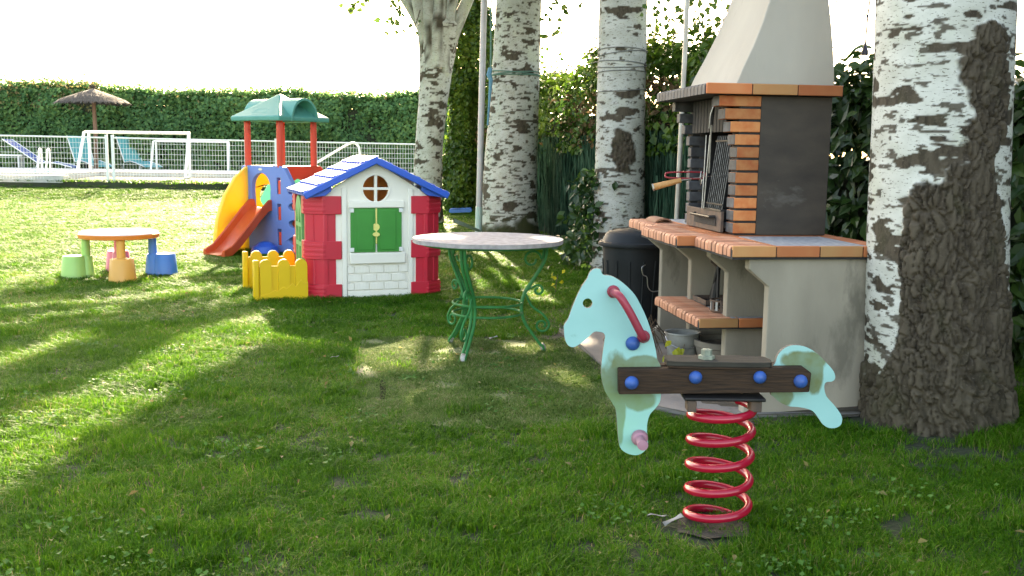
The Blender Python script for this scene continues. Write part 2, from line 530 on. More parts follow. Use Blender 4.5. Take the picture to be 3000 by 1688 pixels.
def leaves(name, C, N, size, m, parent=None, aspect=0.75, tint=None, droop=0.25, rich=False):
    """n folded leaves: centres C, facing N; one mesh."""
    C, N = np.asarray(C, float), np.asarray(N, float)
    n = len(C)
    size = np.broadcast_to(np.asarray(size, float), (n,))[:, None]
    N = N / (np.linalg.norm(N, axis=1, keepdims=True) + 1e-9)
    A = RNG.normal(size=(n, 3))
    A[:, 2] -= droop * 2
    A -= N * (A * N).sum(1, keepdims=True)
    A /= np.linalg.norm(A, axis=1, keepdims=True) + 1e-9
    B = np.cross(N, A)
    t = RNG.random(n) if tint is None else tint
    if rich:
        pts = [(-0.5, 0, 0), (-0.12, 0.42, 0.10), (0.2, 0.30, 0.06), (0.55, 0, -0.12), (0.2, -0.30, 0.06), (-0.12, -0.42, 0.10), (0.05, 0, 0)]
        tri = [(0, 1, 6), (1, 2, 6), (2, 3, 6), (3, 4, 6), (4, 5, 6), (5, 0, 6)]
    else:
        pts = [(-0.5, 0, 0), (-0.02, 0.5, 0.14), (0.5, 0, -0.06), (-0.02, -0.5, 0.14)]
        tri = [(0, 1, 2), (0, 2, 3)]
    k = len(pts)
    V = np.empty((n, k, 3))
    for i, (a, b, c) in enumerate(pts):
        V[:, i] = C + size * (A * a + B * (b * aspect) + N * c)
    F = (np.arange(n)[:, None, None] * k + np.array(tri)[None]).reshape(-1, 3)
    return np_mesh(name, V.reshape(-1, 3), F, m, parent, {'tint': np.repeat(t, k)}, smooth=False)


# ------------------------------------------------------------------ ground
def ground_z(x, y):
    x, y = np.asarray(x, float), np.asarray(y, float)
    z = 0.20 * sstep(24.2, 27.0, y) + 0.20 * sstep(27.12, 27.30, y) + 0.06 * sstep(27.5, 31, y)
    z = z + 0.13 * np.exp(-(((x - 3.1) / 0.9) ** 2 + ((y - 5.3) / 1.1) ** 2))
    z = z + 0.018 * (fbm(x * 0.7, y * 0.7, 3, 3) - 0.5) * sstep(60, 20, y) * sstep(9.0, 13.0, y)
    return z


def gz(x, y):
    return float(ground_z(x, y))


gx = np.unique(np.concatenate([np.linspace(-420, -26, 14), np.arange(-26, -6, 0.4), np.arange(-6, 6, 0.12), np.arange(6, 10.01, 0.4), np.linspace(10, 420, 14)]))
gy = np.unique(np.concatenate([np.linspace(-60, -2, 8), np.arange(-2, 1, 0.4), np.arange(1, 11, 0.12), np.arange(11, 24, 0.4), np.arange(24, 31, 0.08), np.arange(31, 42, 0.8), np.linspace(42, 900, 16)]))
GX, GY = np.meshgrid(gx, gy, indexing='ij')
GV = np.stack([GX, GY, ground_z(GX, GY)], -1).reshape(-1, 3)
ni, nj = len(gx), len(gy)
ii, jj = np.meshgrid(np.arange(ni - 1), np.arange(nj - 1), indexing='ij')
GF = np.stack([ii * nj + jj, (ii + 1) * nj + jj, (ii + 1) * nj + jj + 1, ii * nj + jj + 1], -1).reshape(-1, 4)
tag(np_mesh('ground', GV, GF, 'lawn_base'), kind='structure')


def sheet(name, poly, m, lift=0.006, kind='structure', res=0.12, wob=0.05, seed=5):
    """Flat irregular patch laid just above the ground."""
    P = []
    for i in range(len(poly)):
        a, b = np.array(poly[i]), np.array(poly[(i + 1) % len(poly)])
        k = max(2, int(np.linalg.norm(b - a) / res))
        for t in range(k):
            p = a + (b - a) * t / k
            P.append(p + wob * (np.array([vnoise(p[0] * 5, p[1] * 5, seed), vnoise(p[0] * 5, p[1] * 5, seed + 9)]) - 0.5) * 2)
    tr = tessellate_polygon([[Vector((p[0], p[1], 0)) for p in P]])
    b = MB()
    b.add([(p[0], p[1], gz(*p) + lift) for p in P], [t for t in tr])
    o = b.build(name, m)
    me = o.data
    if len(me.polygons) and me.polygons[0].normal.z < 0:
        me.flip_normals()
    return tag(o, kind=kind)


TURF = [(-1.08, 7.0), (-0.62, 7.12), (-0.05, 7.05), (0.36, 7.25), (0.40, 7.0), (0.62, 5.9), (0.74, 5.1), (0.70, 4.85), (0.0, 4.72), (-0.76, 4.80), (-0.86, 5.4), (-0.98, 6.2)]
SLAB = [(0.36, 7.35), (0.44, 7.0), (0.60, 6.0), (0.72, 5.1), (1.0, 4.92), (1.9, 5.02), (2.6, 5.6), (2.3, 7.2), (1.9, 8.3), (0.75, 8.4)]
sheet('worn_turf', TURF, 'mat_base', 0.008)
sheet('soil_border', [(0.20, 7.7), (0.30, 7.0), (0.52, 6.0), (0.66, 5.05), (1.2, 4.8), (2.9, 5.2), (3.2, 7.5), (2.2, 9.4), (1.0, 9.2), (0.4, 8.4)], 'soil', 0.012, wob=0.09)
sheet('soil_under_fence', [(-1.75, 20.6), (-0.4, 18.4), (0.4, 17.0), (1.2, 14.2), (1.9, 11.0), (2.6, 11.3), (1.4, 17), (-0.4, 25), (-1.9, 25)], 'soil', 0.010, wob=0.15)
sheet('soil_at_spring', [(0.58, 3.42), (0.70, 3.36), (0.88, 3.40), (0.90, 3.52), (0.80, 3.60), (0.62, 3.58)], 'soil', 0.010, wob=0.05)
sheet('soil_crack', [(-0.81, 5.75), (-0.775, 5.75), (-0.69, 5.25), (-0.72, 5.25)], 'soil_dark', 0.013, wob=0.03)
b = MB()
slab_top = 0.035
tr = tessellate_polygon([[Vector((p[0], p[1], 0)) for p in SLAB]])
n = len(SLAB)
b.add([(p[0], p[1], slab_top) for p in SLAB] + [(p[0], p[1], -0.05) for p in SLAB],
      [t if (Vector(SLAB[t[1]]) - Vector(SLAB[t[0]])).cross(Vector(SLAB[t[2]]) - Vector(SLAB[t[0]])) > 0 else (t[0], t[2], t[1]) for t in tr] +
      [(i, (i + 1) % n, (i + 1) % n + n, i + n) for i in range(n)])
tag(b.build('paving_slab', 'slab', bevel=0.012), kind='structure')


# ------------------------------------------------------------------ grass (stuff): blades in tufts, tufts spread over the lawn
def in_poly(x, y, poly):
    inside = np.zeros(len(x), bool)
    j = len(poly) - 1
    for i in range(len(poly)):
        xi, yi = poly[i]
        xj, yj = poly[j]
        c = ((yi > y) != (yj > y)) & (x < (xj - xi) * (y - yi) / (yj - yi + 1e-12) + xi)
        inside ^= c
        j = i
    return inside


def tuft(name, m, nb, rad, h, w, lean=0.6, hv=0.5):
    V, F, T = [], [], []
    for k in range(nb):
        a, r = RNG.random() * 2 * PI, rad * math.sqrt(RNG.random())
        bx0, by0 = r * math.cos(a), r * math.sin(a)
        th = RNG.random() * 2 * PI
        hh = h * (1 - hv + hv * 1.3 * RNG.random())
        ln = hh * lean * (0.15 + RNG.random())
        dx, dy = math.cos(th), math.sin(th)
        sa = th + PI / 2 + RNG.normal() * 0.5
        sx, sy = math.cos(sa) * w / 2, math.sin(sa) * w / 2
        o = len(V)
        V += [(bx0 - sx, by0 - sy, -0.006), (bx0 + sx, by0 + sy, -0.006),
              (bx0 + dx * ln * 0.35 - sx * 0.8, by0 + dy * ln * 0.35 - sy * 0.8, hh * 0.6), (bx0 + dx * ln * 0.35 + sx * 0.8, by0 + dy * ln * 0.35 + sy * 0.8, hh * 0.6),
              (bx0 + dx * ln, by0 + dy * ln, hh * (0.95 - 0.2 * RNG.random()))]
        F += [(o, o + 1, o + 3), (o, o + 3, o + 2), (o + 2, o + 3, o + 4)]
        t = min(1.0, abs(RNG.normal(0.45, 0.30)))
        if RNG.random() < 0.035:
            t = 1.25
        T += [t] * 5
    o = np_mesh(name, V, F, m, None, {'tint': T}, smooth=True)
    COL.objects.unlink(o)
    return o


def scatter(name, pts, sxy, sz, protos, label):
    """One object: tufts instanced on points by geometry nodes."""
    coll = bpy.data.collections.new(name + '_source')
    for p in protos:
        coll.objects.link(p)
    me = bpy.data.meshes.new(name)
    me.vertices.add(len(pts))
    me.vertices.foreach_set('co', np.asarray(pts, np.float32).ravel())
    for an, av in (('sxy', sxy), ('sz', sz), ('rot', RNG.random(len(pts)) * 2 * PI)):
        a = me.attributes.new(an, 'FLOAT', 'POINT')
        a.data.foreach_set('value', np.asarray(av, np.float32))
    o = link(bpy.data.objects.new(name, me))
    ng = bpy.data.node_groups.new(name, 'GeometryNodeTree')
    ng.interface.new_socket('Geometry', in_out='INPUT', socket_type='NodeSocketGeometry')
    ng.interface.new_socket('Geometry', in_out='OUTPUT', socket_type='NodeSocketGeometry')
    N, L = ng.nodes, ng.links
    gi, go = N.new('NodeGroupInput'), N.new('NodeGroupOutput')
    ip = N.new('GeometryNodeInstanceOnPoints')
    ci = N.new('GeometryNodeCollectionInfo')
    ci.inputs[0].default_value = coll
    ci.inputs['Separate Children'].default_value = True
    ci.inputs['Reset Children'].default_value = True
    ip.inputs['Pick Instance'].default_value = True

    def attr(nm):
        q = N.new('GeometryNodeInputNamedAttribute')
        q.data_type = 'FLOAT'
        q.inputs[0].default_value = nm
        return q.outputs[0]
    cs = N.new('ShaderNodeCombineXYZ')
    L.new(attr('sxy'), cs.inputs[0])
    L.new(attr('sxy'), cs.inputs[1])
    L.new(attr('sz'), cs.inputs[2])
    cr = N.new('ShaderNodeCombineXYZ')
    L.new(attr('rot'), cr.inputs[2])
    L.new(gi.outputs[0], ip.inputs['Points'])
    L.new(ci.outputs[0], ip.inputs['Instance'])
    L.new(cr.outputs[0], ip.inputs['Rotation'])
    L.new(cs.outputs[0], ip.inputs['Scale'])
    L.new(ip.outputs[0], go.inputs[0])
    md = o.modifiers.new('tufts', 'NODES')
    md.node_group = ng
    return tag(o, label, 'grass', kind='stuff')


def lawn_points():
    out, s1, s2 = [], [], []
    for (y0, y1, dens, sxy, sz) in ((1.8, 4.6, 600, 1.0, 1.0), (4.6, 7.5, 430, 1.15, 1.0), (7.5, 11.5, 260, 1.5, 1.0), (11.5, 17, 190, 1.9, 0.95), (17, 27.2, 100, 2.6, 1.0), (27.22, 38, 9, 7.0, 1.4)):
        hw = lambda y: 0.56 * y + 1.3
        n = int(dens * (y1 - y0) * (hw(y0) + hw(y1)))
        y = y0 + (y1 - y0) * RNG.random(n)
        x = (RNG.random(n) * 2 - 1) * hw(y)
        keep = ~in_poly(x, y, [(p[0] - 0.02, p[1]) for p in SLAB])
        keep &= ~(in_poly(x, y, TURF) & (RNG.random(n) > np.where(fbm(x * 2.6, y * 2.6, 45, 3) > 0.62, 0.10, 0.012)))
        keep &= ~((np.hypot(x - 0.70, y - 3.47) < 0.10 + 0.16 * fbm(x * 9, y * 9, 47, 2)) & (RNG.random(n) > 0.22))
        keep &= ~((x > -0.9 + 0.2 * (24 - y) - 0.25) & (y > 9) & (y < 25) & (RNG.random(n) > 0.12))
        keep &= ~((x > 1.0) & (y > 7.0) & (y < 9.2) & (RNG.random(n) > 0.25))
        keep &= ~(((x - 2.15) ** 2 + (y - 4.95) ** 2) < 0.38 ** 2)
        keep &= ~((y > 28.3) & (y < 34.6) & (x > -24.2) & (x < -2.4))
        # thin bare spots
        bare = fbm(x * 1.1, y * 1.1, 21, 3)
        keep &= (bare > 0.22) | (RNG.random(n) > 0.6)
        x, y = x[keep], y[keep]
        n = len(x)
        out.append(np.stack([x, y, ground_z(x, y) - 0.002], -1))
        s1.append(sxy * (0.8 + 0.4 * RNG.random(n)))
        hgt = 0.40 + 1.25 * fbm(x * 3.0, y * 3.0, 31, 3) ** 1.2
        s2.append(sz * hgt * (0.8 + 0.4 * RNG.random(n)))
    return np.concatenate(out), np.concatenate(s1), np.concatenate(s2)


gp, g1, g2 = lawn_points()
scatter('lawn_grass', gp, g1, g2, [tuft('tuft_%d' % k, 'grass', 44, 0.050, 0.047, 0.0036, 1.1, 0.7) for k in range(6)], 'short green lawn grass with sunlit and shaded patches')
CL = []
for k in range(70):
    cx_, cy_ = random.uniform(-3.2, 3.0), 2.6 + 5.5 * random.random() ** 1.4
    if in_poly(np.array([cx_]), np.array([cy_]), SLAB)[0]:
        continue
    for q in range(random.randint(14, 40)):
        CL.append((cx_ + random.gauss(0, 0.07), cy_ + random.gauss(0, 0.07), 0.030 + 0.022 * random.random()))
CL = np.array(CL)
CL[:, 2] += ground_z(CL[:, 0], CL[:, 1])
tag(leaves('clover', CL, RNG.normal(size=CL.shape) * 0.35 + np.array([0, 0, 1]), 0.014 + 0.012 * RNG.random(len(CL)), 'leaf_clover', None, 1.0), 'small patches of clover leaves among the lawn grass', 'clover', kind='stuff')
m = 420
lx, ly = (RNG.random(m) * 2 - 1) * 4.5, 2.6 + 8 * RNG.random(m) ** 1.3
tag(leaves('leaf_litter', np.column_stack([lx, ly, ground_z(lx, ly) + 0.028 + 0.015 * RNG.random(m)]), RNG.normal(size=(m, 3)) * 0.35 + np.array([0, 0, 1]), 0.022 + 0.028 * RNG.random(m) ** 2, 'leaf_brown', None, 0.55), 'small dry fallen leaves scattered over the lawn', 'leaves', kind='stuff')
n = 6000
tx, ty = -1.1 + 1.9 * RNG.random(n), 4.6 + 2.7 * RNG.random(n)
k = in_poly(tx, ty, TURF) & (fbm(tx * 3.2, ty * 3.2, 41, 3) > 0.33)
tx, ty = tx[k], ty[k]
scatter('worn_turf_pile', np.stack([tx, ty, ground_z(tx, ty) + 0.006], -1), 0.9 + 0.4 * RNG.random(len(tx)), 0.25 + 1.0 * fbm(tx * 4, ty * 4, 51, 3),
        [tuft('pile_%d' % k, 'worn_grass', 26, 0.050, 0.026, 0.0042, 1.4, 0.8) for k in range(4)], 'flattened dull green turf pile worn thin under the green iron table')

# ------------------------------------------------------------------ terrace by the pool
ZT = 0.455
tag(bx('pool_kerb', 'white_kerb', None, -24, -12.35, 27.25, 27.6, 0.2, 0.555, 0.01), kind='structure')
b = MB()
b.box(-24, -2.6, 30.6, 34.5, 0.3, 0.60)
b.box(-24, -23, 28.4, 30.6, 0.3, 0.60)
b.box(-13.3, -12.7, 28.4, 30.6, 0.3, 0.60)
b.box(-23, -13.3, 28.4, 28.75, 0.3, 0.60)
tag(b.build('pool_deck', 'white_kerb', bevel=0.01), kind='structure')
b = MB()
nx, ny = 40, 10
V = [(-23 + 9.7 * i / nx, 28.75 + 1.85 * j / ny, 0.575) for i in range(nx + 1) for j in range(ny + 1)]
b.add(V, [(i * (ny + 1) + j, (i + 1) * (ny + 1) + j, (i + 1) * (ny + 1) + j + 1, i * (ny + 1) + j + 1) for i in range(nx) for j in range(ny)])
tag(b.build('pool_water', 'pool_water'), kind='structure')

# white mesh fence along the terrace
FA, FB = Vector((-15.4, 26.75)), Vector((-2.4, 29.3))


def fence_pt(t, h):
    """t metres along the fence, height h above its foot."""
    d = (FB - FA).normalized()
    p = FA + d * t
    return Vector((p.x, p.y, 0.37 + h * (1.27 - 0.006 * t)))


fence = thing('mesh_fence', 'white welded mesh fence running along the pool terrace behind the lawn', 'fence', (FA.x, FA.y, 0.37))
FO = Vector((FA.x, FA.y, 0.37))
flen = (FB - FA).length
cuts = [0.0, 4.30, 8.85, flen]
for i in range(3):
    t0, t1 = cuts[i] + 0.06, cuts[i + 1] - 0.06
    b = MB()
    k = int((t1 - t0) / 0.078)
    for j in range(k + 1):
        t = t0 + (t1 - t0) * j / k
        b.tube([fence_pt(t, 0.06) - FO, fence_pt(t, 0.985) - FO], 0.0042, 4, caps=False)
    for j in range(8):
        h = 0.06 + 0.925 * j / 8
        b.tube([fence_pt(t0, h) - FO, fence_pt(t1, h) - FO], 0.005, 4, caps=False)
    tag(b.build('wire_grid', 'white_paint', fence), kind='stuff')
    MB().tube([fence_pt(t0, 0.985) - FO, fence_pt(t1, 0.985) - FO], 0.022, 6).build('top_rail', 'white_paint', fence)
for t in (0.0, 4.24, 4.40, 8.79, 8.95, flen):
    p0, p1 = fence_pt(t, -0.12) - FO, fence_pt(t, 1.05) - FO
    MB().box(p0.x - 0.035, p0.x + 0.035, p0.y - 0.035, p0.y + 0.035, p0.z, p1.z).build('post', 'white_paint', fence, 0.006)


def goal(label, x0, x1, yb, depth, z0, h, r):
    t = thing('football_goal', label, 'goal', ((x0 + x1) / 2, yb, z0), 0, 'white frame goals by the pool')
    w = (x1 - x0) / 2
    MB().tube([(-w, 0, h), (w, 0, h)], r, 8).build('crossbar', 'white_paint', t)
    for s in (-1, 1):
        MB().tube([(s * w, 0, 0), (s * w, 0, h)], r, 8).build('post', 'white_paint', t)
        MB().tube([(s * w, 0, h), (s * (w + 0.06), -depth * 0.25, h - 0.01), (s * (w + 0.1), -depth, 0)], r, 8).build('slanted_stay', 'white_paint', t)
        MB().tube([(s * w, 0, 0.03), (s * (w + 0.1), -depth, 0.03)], r * 0.8, 8).build('ground_bar', 'white_paint', t)
    return t


goal('white metal goal frame standing just behind the mesh fence', -12.75, -9.75, 30.0, 0.75, ZT, 1.33, 0.045)
goal('smaller white goal frame farther back, beside the turquoise sun loungers', -12.5, -10.0, 34.9, 0.35, ZT, 1.12, 0.040)


def lounger(label, x, y, sling, ang=62, blen=0.95, rz=R(-38), sc=1.12):
    t = thing('sun_lounger', label, 'sun lounger', (x, y, ZT), rz, 'loungers by the pool')
    t.scale = (sc, sc, sc)
    ca, sa = math.cos(R(ang)), math.sin(R(ang))
    zt = 0.30
    top = (-ca * blen, zt + sa * blen)
    for nm, pr in (('backrest', [(0, zt), (top[0], top[1])]), ('seat', [(0, zt), (0.35, zt + 0.05), (0.75, zt - 0.02), (1.15, zt - 0.12)])):
        b = MB()
        for i in range(len(pr) - 1):
            (xa, za), (xb, zb) = pr[i], pr[i + 1]
            b.add([(xa, 0, za), (xb, 0, zb), (xb, 0.62, zb), (xa, 0.62, za), (xa, 0, za - 0.02), (xb, 0, zb - 0.02), (xb, 0.62, zb - 0.02), (xa, 0.62, za - 0.02)],
                  [(0, 1, 2, 3), (7, 6, 5, 4), (0, 4, 5, 1), (1, 5, 6, 2), (2, 6, 7, 3), (3, 7, 4, 0)])
        b.build(nm, sling, t)
    for yy in (-0.02, 0.64):
        MB().tube([(top[0], yy, top[1]), (0, yy, zt), (0.35, yy, zt + 0.05), (0.75, yy, zt - 0.02), (1.15, yy, zt - 0.12)], 0.018, 6).build('frame', 'white_paint', t)
        for xx in (-0.05, 0.95):
            MB().tube([(xx, yy, zt - 0.03), (xx - 0.08, yy, 0.0)], 0.016, 6).build('leg', 'white_paint', t)
    return t


lounger('turquoise sling lounger beside the thatched parasol post, back raised', -15.95, 36.3, 'sling_aqua')
lounger('turquoise sling lounger behind the white goal frame, back raised', -14.35, 36.8, 'sling_aqua')
lounger('navy blue reclined lounger with white frame at the left edge of the pool', -16.35, 34.3, 'sling_navy', 34, 1.45, 0.0, 1.0)

t = thing('bench', 'low white bench by the pool behind the navy lounger', 'bench', (-18.0, 34.9, 0.60))
bx('seat', 'white_paint', t, -0.9, 0.9, -0.2, 0.2, 0.38, 0.44)
for s in (-0.75, 0.75):
    bx('leg', 'white_paint', t, s - 0.03, s + 0.03, -0.18, 0.18, 0.0, 0.378)

t = thing('pool_ladder', 'white pool ladder rails standing in front of the turquoise lounger', 'ladder', (-13.42, 28.6, 0.60))
for s in (-0.12, 0.12):
    MB().tube([(s - 0.28, 0.3, -0.1), (s - 0.22, 0.3, 0.5)] + [(s - 0.11 - 0.11 * math.cos(a), 0.15 + 0.15 * math.cos(a), 0.55 + 0.12 * math.sin(a)) for a in np.linspace(0, PI, 9)] + [(s, 0, 0.5), (s, 0, 0)], 0.024, 8).build('rail', 'white_paint', t)

t = thing('hand_rail', 'bent white tube handrail by the pool above the playhouse roof', 'handrail', (-5.0, 31.0, 0.60))
MB().tube([(-1.7, 0, 0.0), (-1.35, 0, 0.22), (-0.25, 0, 0.88)] + [(0.0 + 0.2 * math.sin(a), 0, 0.78 + 0.2 * math.cos(a)) for a in np.linspace(-0.5, PI / 2, 8)] + [(0.24, 0, 0.4), (0.26, 0, 0.0)], 0.035, 8).build('tube', 'white_paint', t)

# thatched parasol
t = thing('thatched_parasol', 'brown thatched straw parasol on a wooden post before the hedge', 'parasol', (-14.75, 35.2, ZT))
MB().tube([(0, 0, 0), (0.03, 0, 1.3), (0, 0, 2.85)], [0.085, 0.075, 0.06], 10).build('post', 'thatch_post', t)
MB().lathe([(0.0, 2.92), (0.30, 2.80), (0.75, 2.64), (1.15, 2.47), (1.22, 2.41), (1.1, 2.45), (0.6, 2.60), (0.0, 2.74)], 36).build('canopy', 'thatch', t)
nst = 1500
a = RNG.random(nst) * 2 * PI
r0 = 0.25 + 0.85 * np.sqrt(RNG.random(nst))
V, F = [], []
for i in range(nst):
    ca, sa = math.cos(a[i]), math.sin(a[i])
    za = 2.90 - 0.33 * r0[i] - 0.03 * r0[i] ** 2 + 0.02
    r1 = r0[i] + 0.16 + 0.1 * random.random()
    zb = 2.88 - 0.33 * r1 - 0.06 * r1 ** 2 + 0.01
    w = 0.012
    o = len(V)
    V += [(ca * r0[i] - sa * w, sa * r0[i] + ca * w, za), (ca * r0[i] + sa * w, sa * r0[i] - ca * w, za), (ca * r1 + sa * w, sa * r1 - ca * w, zb), (ca * r1 - sa * w, sa * r1 + ca * w, zb - 0.01)]
    F += [(o, o + 1, o + 2, o + 3)]
tag(np_mesh('straw', V, F, 'thatch', t, smooth=False), kind='stuff')
V, F = [], []
for i in range(160):
    aa, w = random.random() * 2 * PI, 0.01
    r1, z1 = 0.05 + 0.17 * random.random(), 3.0 + 0.13 * random.random()
    o = len(V)
    V += [(0.06 * math.cos(aa), 0.06 * math.sin(aa), 2.92), (0.06 * math.cos(aa) - w * math.sin(aa), 0.06 * math.sin(aa) + w, 2.92), (r1 * math.cos(aa), r1 * math.sin(aa), z1)]
    F += [(o, o + 1, o + 2)]
tag(np_mesh('straw_tuft', V, F, 'thatch', t, smooth=False), kind='stuff')


# ------------------------------------------------------------------ hedges
_leaf_cache = {}


def single_leaves(parent, C, N, size, m, aspect=0.8):
    """Leaves that can be picked apart: each its own object, sharing a few meshes."""
    for i in range(len(C)):
        key = (m, aspect, i % 5)
        if key not in _leaf_cache:
            o = leaves('leaf', [(0, 0, 0)], [(0, 0, 1)], 1.0, m, None, aspect, tint=np.array([0.15 + 0.18 * (i % 5)]), rich=True)
            _leaf_cache[key] = o.data
            bpy.data.objects.remove(o)
        o = link(bpy.data.objects.new('leaf', _leaf_cache[key]), parent)
        n_ = Vector(N[i]).normalized()
        Mx = n_.to_track_quat('Z', 'Y').to_matrix().to_4x4() @ Matrix.Rotation(random.random() * 2 * PI, 4, 'Z')
        s_ = size * random.uniform(0.7, 1.25)
        o.matrix_local = Matrix.Translation(Vector(C[i])) @ Mx @ Matrix.Scale(s_, 4)


def hedge_leaves(line, thick, ztop, dens, size, seed=0, zbase=0.0, topd=1.0):
    """Leaf centres and normals on both faces and the top of a hedge along a polyline; ztop(s) gives its uneven height."""
    C, N = [], []
    s0 = 0.0
    for (p, q) in zip(line[:-1], line[1:]):
        p, q = np.array(p, float), np.array(q, float)
        ln = np.linalg.norm(q - p)
        d = (q - p) / ln
        nn = np.array([d[1], -d[0]])
        for side, k in ((1, 1.0), (-1, 0.35), (0, topd)):
            m = int(dens * ln * 3.0 * k)
            t = RNG.random(m) * ln
            s = s0 + t
            zt = ztop(s)
            if side == 0:
                z = zt + RNG.normal(size=m) * size * 1.2
                off = (RNG.random(m) * 2 - 1) * thick / 2
                nz = np.full(m, 1.2)
                no = off / thick
            else:
                z = zbase + (zt - zbase) * RNG.random(m)
                bulge = (fbm(s * 1.4 + 7, z * 1.4, 61 + seed, 3) - 0.5) * thick * 0.9
                off = side * (thick / 2 + bulge + np.abs(RNG.normal(size=m)) * size * 0.6 - RNG.random(m) * size)
                nz = 0.55 + 0.4 * RNG.normal(size=m)
                no = np.full(m, float(side))
            xy = p[None] + d[None] * t[:, None] + nn[None] * off[:, None]
            C.append(np.column_stack([xy, z]))
            nv = nn[None] * no[:, None] + RNG.normal(size=(m, 2)) * 0.55
            N.append(np.column_stack([nv, nz]))
        s0 += ln
    return np.concatenate(C), np.concatenate(N)


def hedge_core(name, line, thick, ztop, parent, m='hedge_core', zbase=0.0, shrink=0.3):  # solid dark slab added inside the leaves to stop sky shining through
    b = MB()
    s0 = 0.0
    for (p, q) in zip(line[:-1], line[1:]):
        p, q = Vector(p), Vector(q)
        ln = (q - p).length
        d = (q - p) / ln
        nn = Vector((d.y, -d.x)) * thick * 0.32
        k = max(1, int(ln / 0.5))
        vs, fs = [], []
        for i in range(k + 1):
            c = p + d * (ln * i / k)
            z = float(ztop(np.array([s0 + ln * i / k]))[0]) - shrink
            vs += [(c.x + nn.x, c.y + nn.y, zbase), (c.x + nn.x, c.y + nn.y, z), (c.x - nn.x, c.y - nn.y, z), (c.x - nn.x, c.y - nn.y, zbase)]
        for i in range(k):
            o = i * 4
            for j in range(3):
                fs.append((o + j, o + j + 1, o + 5 + j, o + 4 + j))
        fs += [(0, 1, 2, 3), (k * 4 + 3, k * 4 + 2, k * 4 + 1, k * 4)]
        b.add(vs, fs)
        s0 += ln
    return b.build(name, m, parent)


# back hedge
bl = [(-26, 38.3), (-13, 38.0), (2.5, 37.6)]
bz = lambda s: 3.42 + 0.55 * (fbm(s * 0.45, s * 0 + 3, 71, 4) - 0.5) - 0.006 * s
hd = thing('hedge', 'long clipped green hedge behind the pool and the white fence', 'hedge', (0, 0, 0))
C, N = hedge_leaves(bl, 0.9, bz, 420, 0.13, 1, 0.4)
tag(leaves('foliage', C, N, 0.10 + 0.09 * RNG.random(len(C)), 'leaf_hedge', hd, 0.8), kind='stuff')
hedge_core('opaque_core', bl, 0.9, bz, hd, zbase=0.3)
m = 4500
s = RNG.random(m) * 26
q = RNG.random(m)
keep = RNG.random(m) < np.where(s < 10.5, 0.9, 0.06) * (0.35 + 0.9 * fbm(s * 1.3, s * 0 + 1, 77, 3))
s = s[keep]
m = len(s)
C = np.column_stack([-26 + s + 0.0, 37.25 + 0.6 * RNG.random(m), bz(s) - 0.75 + 1.1 * RNG.random(m)])
tag(leaves('dry_tips', C, RNG.normal(size=(m, 3)) + np.array([0, -0.5, 0.6]), 0.09 + 0.07 * RNG.random(m), 'leaf_brown', hd, 0.7), kind='stuff')

# green brush screen with creeper on the boundary beside the poplars
BL = [(-1.05, 24.2), (0.45, 17.0), (1.35, 12.6), (2.05, 9.5)]
scr = thing('brush_screen', 'dark green brushwood screen fence running behind the white poplar trunks', 'fence', (0, 0, 0))
s0 = 0.0
for i, (p, q) in enumerate(zip(BL[:-1], BL[1:])):
    p, q = Vector(p), Vector(q)
    ln = (q - p).length
    d = (q - p) / ln
    nn = Vector((d.y, -d.x))
    m = int(ln * 900)
    tt = RNG.random(m) * ln
    hz = 1.55 + 0.08 * fbm((tt + s0) * 1.5, tt * 0, 81, 3) + 0.02 * RNG.random(m)
    z0 = hz * RNG.random(m) * 0.85
    z1 = np.minimum(hz, z0 + 0.25 + 0.35 * RNG.random(m))
    off = (RNG.random(m) - 0.2) * 0.07
    xy = np.array([p])[:, :] + np.outer(tt, np.array(d)) + np.outer(off, np.array(nn))
    w = 0.005 + 0.007 * RNG.random(m)
    sl = RNG.normal(size=m) * 0.05
    V = np.empty((m, 4, 3))
    an = RNG.normal(size=m) * 0.3
    dv, nv = np.array(d), np.array(nn)
    dd = dv[None] * np.cos(an)[:, None] + nv[None] * np.sin(an)[:, None]
    for k, (sg, zz) in enumerate(((-1, z0), (1, z0), (1, z1), (-1, z1))):
        V[:, k, :2] = xy + dd * (sg * w)[:, None] + dd * (sl * (1 if k > 1 else 0))[:, None]
        V[:, k, 2] = zz
    tag(np_mesh('brushwood', V.reshape(-1, 3), np.arange(m * 4).reshape(-1, 4), 'screen_brush', scr, {'tint': np.repeat(RNG.random(m), 4)}, smooth=False), kind='stuff')
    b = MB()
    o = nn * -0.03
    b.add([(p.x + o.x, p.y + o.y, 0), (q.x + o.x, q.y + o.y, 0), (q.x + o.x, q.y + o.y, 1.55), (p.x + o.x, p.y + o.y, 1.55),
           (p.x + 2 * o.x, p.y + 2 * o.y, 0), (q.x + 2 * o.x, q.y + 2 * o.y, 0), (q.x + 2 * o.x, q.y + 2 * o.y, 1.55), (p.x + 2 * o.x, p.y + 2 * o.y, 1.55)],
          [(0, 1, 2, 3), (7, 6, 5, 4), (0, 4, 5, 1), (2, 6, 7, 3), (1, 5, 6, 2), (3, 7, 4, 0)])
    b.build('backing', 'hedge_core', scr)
    s0 += ln

